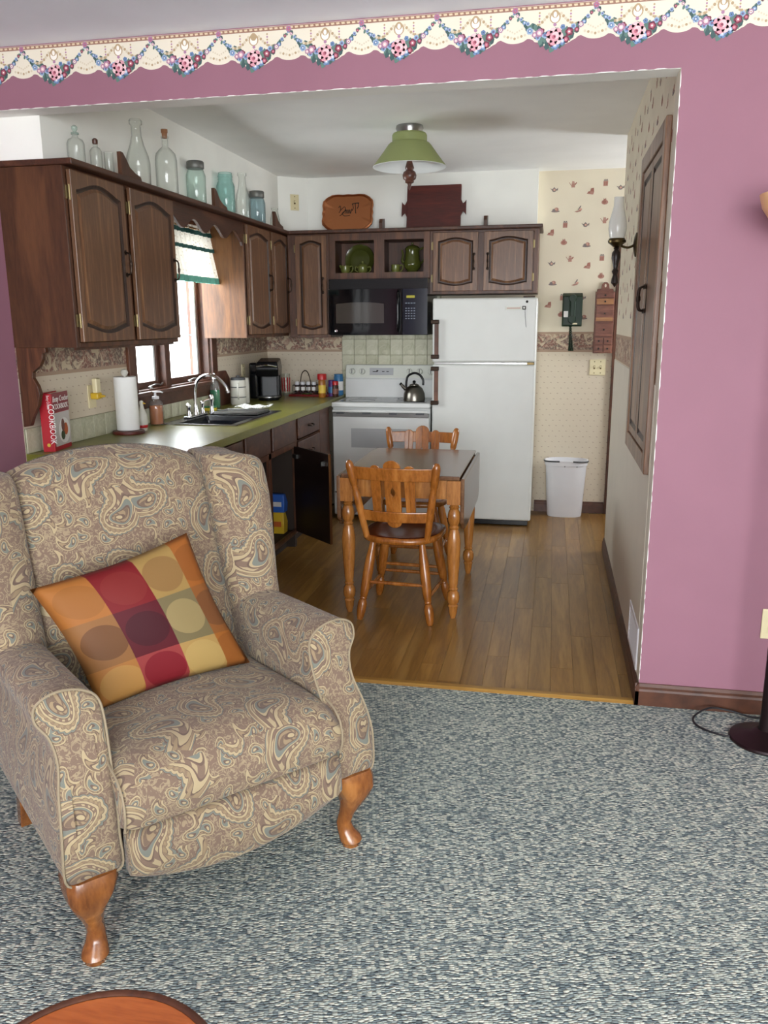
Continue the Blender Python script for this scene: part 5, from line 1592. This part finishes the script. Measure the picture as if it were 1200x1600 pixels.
ph = thing('paper_towel_holder', 'round wooden paper towel stand on the counter', 'holder', (-2.185, 3.985, CT))
MB().lathe([(.001, 0), (.082, 0), (.084, .006), (.080, .016), (.05, .020), (.001, .020)], n=36).build('base', M['mahog'], ph, smooth=True)
MB().lathe([(.009, .018), (.009, .30), (.014, .304), (.020, .318), (.014, .332), (.001, .336)], n=16).build('rod', M['stone'], ph, smooth=True)
pt = thing('paper_towel_roll', 'white paper towel roll on the wooden stand', 'paper towel', (-2.185, 3.985, CT + .0205))
MB().lathe([(.018, 0), (.057, 0), (.058, .004), (.058, .272), (.057, .276), (.018, .276), (.018, 0)], n=40, cap=False).build('roll', M['paperw'], pt, smooth=True, ang=.6)
MB().lathe([(.0178, .001), (.0178, .275)], n=20, cap=False).build('core', M['spice2'], pt, smooth=True)
gs = thing('goose_figurine', 'small white ceramic goose figurine beside the paper towel stand', 'figurine', (-2.165, 4.105, CT))
MB().lathe([(.001, 0), (.022, 0), (.026, .02), (.030, .05), (.026, .085), (.015, .11), (.010, .135), (.012, .148), (.010, .158), (.001, .162)], n=18).build('body', M['stone'], gs, smooth=True)
MB().tube([(.008, 0, .148), (.024, 0, .145)], [.005, .002], 8).build('beak', M['yellow'], gs)
MB().lathe([(.024, .014), (.027, .018), (.028, .03), (.0265, .034)], n=18, cap=False).build('collar', M['red'], gs, smooth=True)

sp_ = thing('soap_dispenser', 'clear pump bottle of orange hand soap by the sink', 'soap dispenser', (-2.215, 4.40 - .03, CT))
MB().lathe([(.001, .001), (.036, .001), (.040, .006), (.040, .115), (.034, .132), (.018, .142), (.016, .150)], n=24, cap=False).build('bottle', M['glass'], sp_, smooth=True)
MB().lathe([(.001, .004), (.037, .004), (.037, .108), (.001, .108)], n=24).build('soap', M['soapliq'], sp_, smooth=True, ang=.6)
MB().lathe([(.020, .146), (.020, .160), (.007, .163), (.006, .182), (.014, .184), (.014, .190), (.001, .191)], n=16).tube([(0, 0, .186), (.03, .004, .186), (.045, .006, .181)], [.006, .005, .004], 8).build('pump', M['plastic_w'], sp_, smooth=True)

ds = thing('dish_soap_bottle', 'clear bottle of green dish soap behind the faucet', 'bottle', (-2.235, 5.275, CT))
MB().lathe([(.001, .001), (.034, .001), (.036, .008), (.036, .13), (.030, .165), (.014, .190), (.012, .20)], n=24, cap=False, sx=1.0, sy=.72).build('bottle', M['glass'], ds, smooth=True)
MB().lathe([(.001, .004), (.033, .004), (.034, .125), (.001, .126)], n=24, sy=.72).build('soap', M['greenliq'], ds, smooth=True, ang=.6)
MB().lathe([(.014, .198), (.014, .216), (.008, .22), (.006, .236), (.001, .237)], n=14).build('cap', M['plastic_w'], ds, smooth=True)
sg = thing('sponge', 'yellow and green scrubbing sponge beside the faucet', 'sponge', (-2.185, 5.06, CT + .0075), .3)
bx('foam', M['sponge'], sg, -.045, .045, -.03, .03, 0, .02, .004); bx('scour_pad', M['spongeg'], sg, -.045, .045, -.03, .03, .0201, .028, .002)
cb = tag(MB().prism([(5.34, CT), (5.62, CT), (5.62, 1.10), (5.56, 1.155), (5.40, 1.155), (5.34, 1.10)], 'x', XL + .010, XL + .028).build('cutting_board', M['finial'], bevel=.004), 'rounded wooden cutting board leaning behind the dish soap', 'cutting board')
jg = thing('stoneware_canister', 'grey-white printed stoneware canister with dark lid next to the coffee maker', 'canister', (-2.18, 5.565, CT))
MB().lathe([(.001, 0), (.052, 0), (.054, .006), (.054, .165), (.050, .172), (.001, .172)], n=28).build('body', M['stone'], jg, smooth=True, ang=.8)
MB().lathe([(.052, .172), (.053, .18), (.046, .19), (.014, .194), (.012, .204), (.001, .206)], n=28).build('lid', M['greylid'], jg, smooth=True, ang=.8)
MB().tube(spline([(.02, -.05, .15), (.03, -.085, .14), (.03, -.09, .08), (.02, -.05, .04)], 5), .006, 8).build('handle', M['stone'], jg, smooth=True)
for z in (.05, .12): MB().lathe([(.0545, z), (.0545, z + .006)], n=28, cap=False).build('printed_line', M['greylid'], jg)
jg2 = thing('stoneware_canister', 'smaller stoneware canister tucked right of the printed canister', 'canister', (-2.19, 5.70, CT))
MB().lathe([(.001, 0), (.038, 0), (.040, .005), (.040, .16), (.036, .168), (.001, .168)], n=24).build('body', M['stone'], jg2, smooth=True, ang=.8)
MB().lathe([(.038, .168), (.038, .178), (.001, .182)], n=24).build('lid', M['stone'], jg2, smooth=True, ang=.8)
dc = MB(); n = 20; rows = []
for i in range(n + 1):
    r = []
    for j in range(13):
        u, v = i / n, j / 12
        r.append((-2.06 + .20 * v + .02 * math.sin(u * 9), 5.17 + .16 * u + .02 * math.sin(v * 7), CT + .010 + .011 * (1 + math.sin(u * 11 + v * 4) * math.cos(v * 9 - u * 3))))
    rows.append(r)
dc.loft(rows, False, False, closed=False)
o = dc.build('dish_cloth', M['dishcloth'], smooth=True, ang=2)
md = o.modifiers.new('thick', 'SOLIDIFY'); md.thickness = .005; md.offset = -1
tag(o, 'crumpled grey checked dish cloth behind the sink', 'cloth')

# coffee maker
cm = thing('coffee_maker', 'glossy black single-cup coffee maker in the counter corner', 'coffee maker', (-2.09, 5.96, CT), math.radians(12))
bx('water_tank', M['gloss'], cm, -.135, -.075, -.06, .12, .01, .275, .012, seg=3)
m = MB(); m.box(-.075, .085, .02, .13, 0, .285); m.build('body', M['black'], cm, bevel=.018, seg=3)
m = MB(); m.loft([[(-.075, -.10, .175), (.085, -.10, .175), (.09, .10, .175), (-.08, .10, .175)], [(-.08, -.125, .23), (.09, -.125, .23), (.092, .12, .24), (-.082, .12, .24)], [(-.07, -.11, .285), (.08, -.11, .285), (.082, .12, .305), (-.072, .12, .305)]])
hd_ = m.build('brew_head', M['black'], cm, bevel=.012, seg=3)
MB().tube(spline([(-.07, -.12, .25), (.005, -.14, .262), (.08, -.12, .25)], 6), .006, 8).build('lid_handle', M['chrome'], hd_, smooth=True)
bx('front_panel', M['greylid'], cm, -.05, .06, .008, .022, .02, .18, .004)
MB().lathe([(.001, 0), (.075, 0), (.078, .006), (.078, .020), (.001, .020)], (.005, -.05, 0), 30).build('drip_base', M['black'], cm, smooth=True, ang=.6)
MB().lathe([(.06, .0205), (.088, .024), (.088, .030), (.001, .030)], (.005, -.05, 0), 30).build('drip_plate', M['steel'], cm, smooth=True, ang=.6)

# red tray with the spice rack and jars
ZT_ = CT + .0125
rt_ = tag(MB().box(-2.02, -1.70, 6.22, 6.46, CT, CT + .006).box(-2.02, -1.70, 6.22, 6.228, CT + .006, CT + .016).box(-2.02, -1.70, 6.452, 6.46, CT + .006, CT + .016).box(-2.02, -2.012, 6.228, 6.452, CT + .006, CT + .016).box(-1.708, -1.70, 6.228, 6.452, CT + .006, CT + .016).build('serving_tray', M['redtray'], bevel=.002), 'flat dark red tray under the wire spice caddy', 'tray')
Z = CT + .0062
rk = thing('wire_caddy', 'black wire caddy with looped handle holding white shakers', 'caddy', (-1.915, 6.34, Z))
m = MB()
for z in (.022, .075): m.tube([(-.095, -.04, z), (.095, -.04, z), (.095, .04, z), (-.095, .04, z)], .003, 6, closed=True)
for x in (-.095, -.03, .03, .095):
    for y in (-.04, .04): m.cyl((x, y, 0), (x, y, .075), .0025, n=6)
m.build('wire_frame', M['cord'], rk)
MB().tube(spline([(-.045, 0, .022), (-.042, 0, .10), (-.028, 0, .165), (0, 0, .188), (.024, 0, .165), (.04, 0, .10), (.042, 0, .022)], 5), .004, 8).build('handle', M['bronze'], rk, smooth=True)
bx('floor_grid', M['cord'], rk, -.094, .094, -.039, .039, .018, .0205)
for i, x in enumerate((-.07, -.024, .022, .068)):
    nm = ('leftmost', 'second', 'third', 'rightmost')[i]
    s_ = thing('spice_shaker', nm + ' white-capped glass shaker in the wire caddy', 'shaker', (-1.915 + x, 6.34, Z + .021), 0, 'shakers in the wire caddy')
    MB().lathe([(.001, 0), (.018, 0), (.018, .05), (.016, .056), (.001, .056)], n=16).build('jar', M['dkglass'], s_, smooth=True, ang=.7)
    MB().lathe([(.0183, .012), (.0183, .04)], n=16, cap=False).build('label', M['whiteprint'], s_, smooth=True)
    MB().lathe([(.018, .056), (.018, .076), (.015, .08), (.001, .08)], n=16).build('cap', M['plastic_w'], s_, smooth=True, ang=.7)
t = thing('tea_light_dish', 'small olive dish in front of the wire caddy', 'dish', (-1.88, 6.255, Z + .0))
MB().lathe([(.001, 0), (.025, 0), (.042, .014), (.042, .017), (.022, .004), (.001, .004)], n=24, cap=False).build('dish', M['ceramic'], t, smooth=True)
tm_ = thing('striped_tumbler', 'clear tumbler with red stripes right of the coffee maker', 'tumbler', (-2.075, 6.33, CT))
MB().lathe([(.001, .001), (.028, .001), (.034, .17), (.033, .17)], n=24, cap=False).build('glass_body', M['glass'], tm_, smooth=True)
for k in range(8):
    a = 2 * PI * k / 8
    MB().tube([((.0290) * math.cos(a), .0290 * math.sin(a), .03), (.0335 * math.cos(a), .0335 * math.sin(a), .14)], .0035, 6).build('stripe', M['red'], tm_)
def jar(name, label, cat, x, y, r, h, bm, lm, lh, lab=None, z=None, lr=None):
    t = thing(name, label, cat, (x, y, CT if z is None else z))
    MB().lathe([(.001, 0), (r * .96, 0), (r, .004), (r, h * .92), (r * .85, h), (.001, h)], n=24).build('body', bm, t, smooth=True, ang=.7)
    lr = lr or r * .95
    MB().lathe([(lr, h), (lr, h + lh * .85), (lr * .9, h + lh), (.001, h + lh)], n=24).build('lid', lm, t, smooth=True, ang=.7)
    if lab: MB().lathe([(r + .0006, h * .25), (r + .0006, h * .7)], n=24, cap=False).build('label', lab, t, smooth=True)
    return t
jar('spice_jar', 'tall amber seasoning jar with red lid at the counter corner', 'jar', -1.735, 6.18, .029, .135, M['amber'], M['red'], .045, M['yellowlab'], lr=.036)
jar('salt_canister', 'blue round salt canister near the stove', 'canister', -1.660, 6.40, .037, .155, M['blue'], M['blue'], .01, M['whiteprint'])
jar('spice_jar', 'purple labelled jar behind the red-lidded jar', 'jar', -1.690, 6.29, .026, .105, M['purple'], M['purple'], .02, M['blue'])
jar('spice_jar', 'brown spice jar with red cap closest to the stove', 'jar', -1.647, 6.25, .024, .09, M['dkglass'], M['red'], .03, M['brown_food'])
jar('spice_jar', 'cream labelled jar with white lid right of the wire caddy', 'jar', -1.775, 6.36, .026, .085, M['paper_pic'], M['plastic_w'], .022, M['orange_food'], z=Z)
nl = thing('night_light', 'small yellow duck night light plugged in above the counter', 'night light', (XL, 3.825, 1.13), PI / 2)
bx('cover_plate', M['almond'], nl, -.035, .035, -.005, 0, -.065, .05, .002)
bx('lamp_shade', M['almond'], nl, -.018, .022, -.045, -.018, .01, .085, .006)
bx('plug_body', M['yellow'], nl, -.020, .024, -.048, -.005, -.02, .012, .006)
MB().tube([(.0, -.045, -.005), (.03, -.06, -.008)], [.01, .004], 8).build('beak', M['yellow'], nl)

# ------------------------------------------------------------------ waste bin
wb = thing('waste_bin', 'white plastic waste bin against the back wall beside the refrigerator', 'bin', (.135, 6.42, 0))
def bin_ring(rx, ry, z): return [(rx * abs(math.cos(a)) ** .8 * (1 if math.cos(a) >= 0 else -1), ry * abs(math.sin(a)) ** .8 * (1 if math.sin(a) >= 0 else -1), z) for a in [2 * PI * i / 40 for i in range(40)]]
MB().loft([bin_ring(.128, .085, 0), bin_ring(.132, .088, .01), bin_ring(.155, .100, .40), bin_ring(.162, .105, .402), bin_ring(.164, .106, .43), bin_ring(.158, .101, .435), bin_ring(.150, .095, .425), bin_ring(.128, .082, .02)], True, True).build('body', M['plastic_w'], wb, smooth=True, ang=.7)
MB().loft([bin_ring(.165, .1065, .430), bin_ring(.166, .1075, .440), bin_ring(.155, .098, .441), bin_ring(.152, .096, .430)], False, False).build('liner_edge', M['plastic_w'], wb, smooth=True)
for s in (-1, 1): MB().tube(spline([(s * .05, -.104, .438), (s * .11, -.095, .436), (s * .155, -.05, .432), (s * .166, 0, .430)], 6), .006, 8).build('rim_handle', M['greylid'], wb, smooth=True)
for x in (-.01, .08): MB().lathe([(.004, -.106), (.004, -.10)], (x, 0, .40), 8, 'y').build('rivet', M['ink'], wb)

# ------------------------------------------------------------------ wall telephone
tp = thing('wall_telephone', 'dark green wall telephone with coiled cord', 'telephone', (.132, YB, 1.563))
m = MB(); m.loft([[(-.073, 0, -.122), (.073, 0, -.122), (.073, 0, .122), (-.073, 0, .122)], [(-.073, -.045, -.122), (.073, -.045, -.122), (.073, -.045, .10), (-.073, -.045, .10)], [(-.066, -.056, -.115), (.066, -.056, -.115), (.066, -.05, .092), (-.066, -.05, .092)]])
m.build('body', M['phone'], tp, bevel=.008, seg=3)
hs = MB(); hs.box(-.022, .022, -.098, -.068, -.06, .07)
hs = hs.build('handset', M['phone'], tp, bevel=.012, seg=3)
for z in (-.072, .082): MB().lathe([(.001, -.05), (.026, -.05), (.030, -.075), (.026, -.100), (.001, -.102)], (0, 0, z), 20, 'y').build('handset_cap', M['phone'], hs, smooth=True)
bx('number_card', M['whiteprint'], tp, -.062, -.03, -.0585, -.0535, -.055, -.01, rot=(0, 0, 0))
bx('badge', M['almond'], tp, .005, .04, -.0585, -.0535, -.108, -.098)
pts = []
for i in range(181):
    t_ = i / 180; q = t_ * 2 - 1
    cx = .012 * math.sin(t_ * PI) * (1 if t_ < .5 else 1) + (.010 if t_ > .5 else -.010) * math.sin(t_ * PI)
    zz = -.10 - .20 * (1 - q * q)
    a = i * 1.55
    pts.append((-.01 + cx + .008 * math.cos(a), -.045 + .008 * math.sin(a), zz))
MB().tube(pts, .0032, 5).build('coiled_cord', M['phone'], tp, smooth=True)

# ------------------------------------------------------------------ spice chest on the wall
sx = thing('spice_chest', 'narrow wooden wall chest with eight small drawers', 'chest', (.366, YB, 1.243))
w, D, H = .069, .075, .455
m = MB(); m.box(-w, w, -D + .012, 0, 0, H - .008); m.build('body', M['spice'], sx, bevel=.002)
bp_ = [(-w + .01, H - .009), (w - .01, H - .009), (w - .012, H + .012), (.03, H + .015), (.026, H + .045), (.012, H + .06), (-.012, H + .06), (-.026, H + .045), (-.03, H + .015), (-w + .012, H + .012)]
bpk = MB().prism(bp_, 'y', -.014, 0).build('hanger', M['spice'], sx, bevel=.002)
MB().lathe([(.007, -.016), (.007, -.013)], (0, 0, H + .036), 12, 'y', sy=1.8).build('hanger_hole', M['paper'], bpk)
def sdraw(x0, x1, z0, z1, mat):
    d = bx('drawer', mat, sx, x0, x1, -D, -D + .012, z0, z1, .002)
    MB().lathe([(.004, -D), (.007, -D - .006), (.006, -D - .011), (.001, -D - .012)], ((x0 + x1) / 2, 0, (z0 + z1) / 2), 10, 'y').build('knob', M['ink'], d, smooth=True)
e = w - .008
sdraw(-e, e, .405, .438, M['spice']); sdraw(-e, e, .355, .397, M['spice2']); sdraw(-e, e, .235, .345, M['spice']); sdraw(-e, e, .125, .22, M['spice'])
for a, b in ((-e, -.003), (.003, e)): sdraw(a, b, .067, .113, M['spice']); sdraw(a, b, .010, .058, M['spice'])
bx('drawer_bottom_strip', M['spice2'], sx, -e, e, -D - .001, -D, .236, .262)

# ------------------------------------------------------------------ wall sconce
sn = thing('wall_sconce', 'oil-lamp style wall sconce with frosted white chimney on the right wall', 'sconce', (XR, 4.40, 1.845))
MB().lathe([(.001, 0), (.05, 0), (.05, -.006), (.035, -.012), (.012, -.016), (.001, -.017)], (0, 0, 0), 24, 'x', sy=1.15).build('back_plate', M['darkbrass'], sn, smooth=True)
MB().tube(spline([(-.01, 0, -.0), (-.04, 0, -.012), (-.075, 0, -.002), (-.095, 0, .02)], 6), .006, 8).build('arm', M['darkbrass'], sn, smooth=True)
XA = -.095
MB().lathe([(.001, -.012), (.018, -.008), (.026, .0), (.042, .012), (.044, .022), (.040, .026), (.038, .032), (.001, .032)], (XA, 0, 0), 24).build('burner', M['darkbrass'], sn, smooth=True, ang=.7)
MB().lathe([(.034, .032), (.038, .045), (.044, .078), (.042, .112), (.031, .155), (.024, .185), (.023, .225), (.021, .225)], (XA, 0, 0), 28, cap=False).build('glass_chimney', M['milk'], sn, smooth=True)
MB().lathe([(.010, -.010), (.016, -.014), (.010, -.020), (.020, -.035), (.022, -.06), (.014, -.09), (.010, -.11), (.017, -.125), (.010, -.14), (.016, -.16), (.018, -.18), (.008, -.19), (.001, -.2)], (XA, 0, 0), 20).build('turned_drop', M['dark'], sn, smooth=True)

# ------------------------------------------------------------------ cupboard set in the right-hand wall
cu_ = thing('wall_cupboard', 'tall two-door wooden cupboard set flush in the papered right wall', 'cupboard', (XR, 4.140, .897), -PI / 2)
W_, H_ = .852, 1.295
m = MB(); f = .07
m.box(0, f, -.022, 0, 0, H_); m.box(W_ - f, W_, -.022, 0, 0, H_); m.box(f, W_ - f, -.022, 0, 0, f); m.box(f, W_ - f, -.022, 0, H_ - f, H_)
m.build('frame', M['cup'], cu_, bevel=.004)
hw_ = (W_ - 2 * f) / 2
for i in range(2):
    x0 = f + .002 + i * hw_; x1 = f + (i + 1) * hw_ - .002
    panel_door(cu_, x0, x1, f + .004, H_ - f - .004, -.0, 'L' if i == 0 else 'R', 0, 0, (M['cup'], M['groove']), th=.015, handle=.60, hmat=M['bronze'])

# ------------------------------------------------------------------ floor-level register
vr = thing('vent_register', 'white metal air register low on the right wall by the opening', 'vent', (XR, 3.60, .10), -PI / 2)
m = MB(); W_, H_ = .36, .18
m.box(0, .02, -.008, 0, 0, H_); m.box(W_ - .02, W_, -.008, 0, 0, H_); m.box(.02, W_ - .02, -.008, 0, 0, .02); m.box(.02, W_ - .02, -.008, 0, H_ - .02, H_)
m.build('frame', M['plastic_w'], vr, bevel=.002)
bx('backing', M['ovenglass'], vr, .02, W_ - .02, -.001, 0, .02, H_ - .02)
for i in range(9):
    z = .026 + i * .0145
    MB().prism([(-.001, z), (-.006, z + .004), (-.006, z + .006), (-.001, z + .010)], 'x', .02, W_ - .02).build('slat', M['plastic_w'], vr)
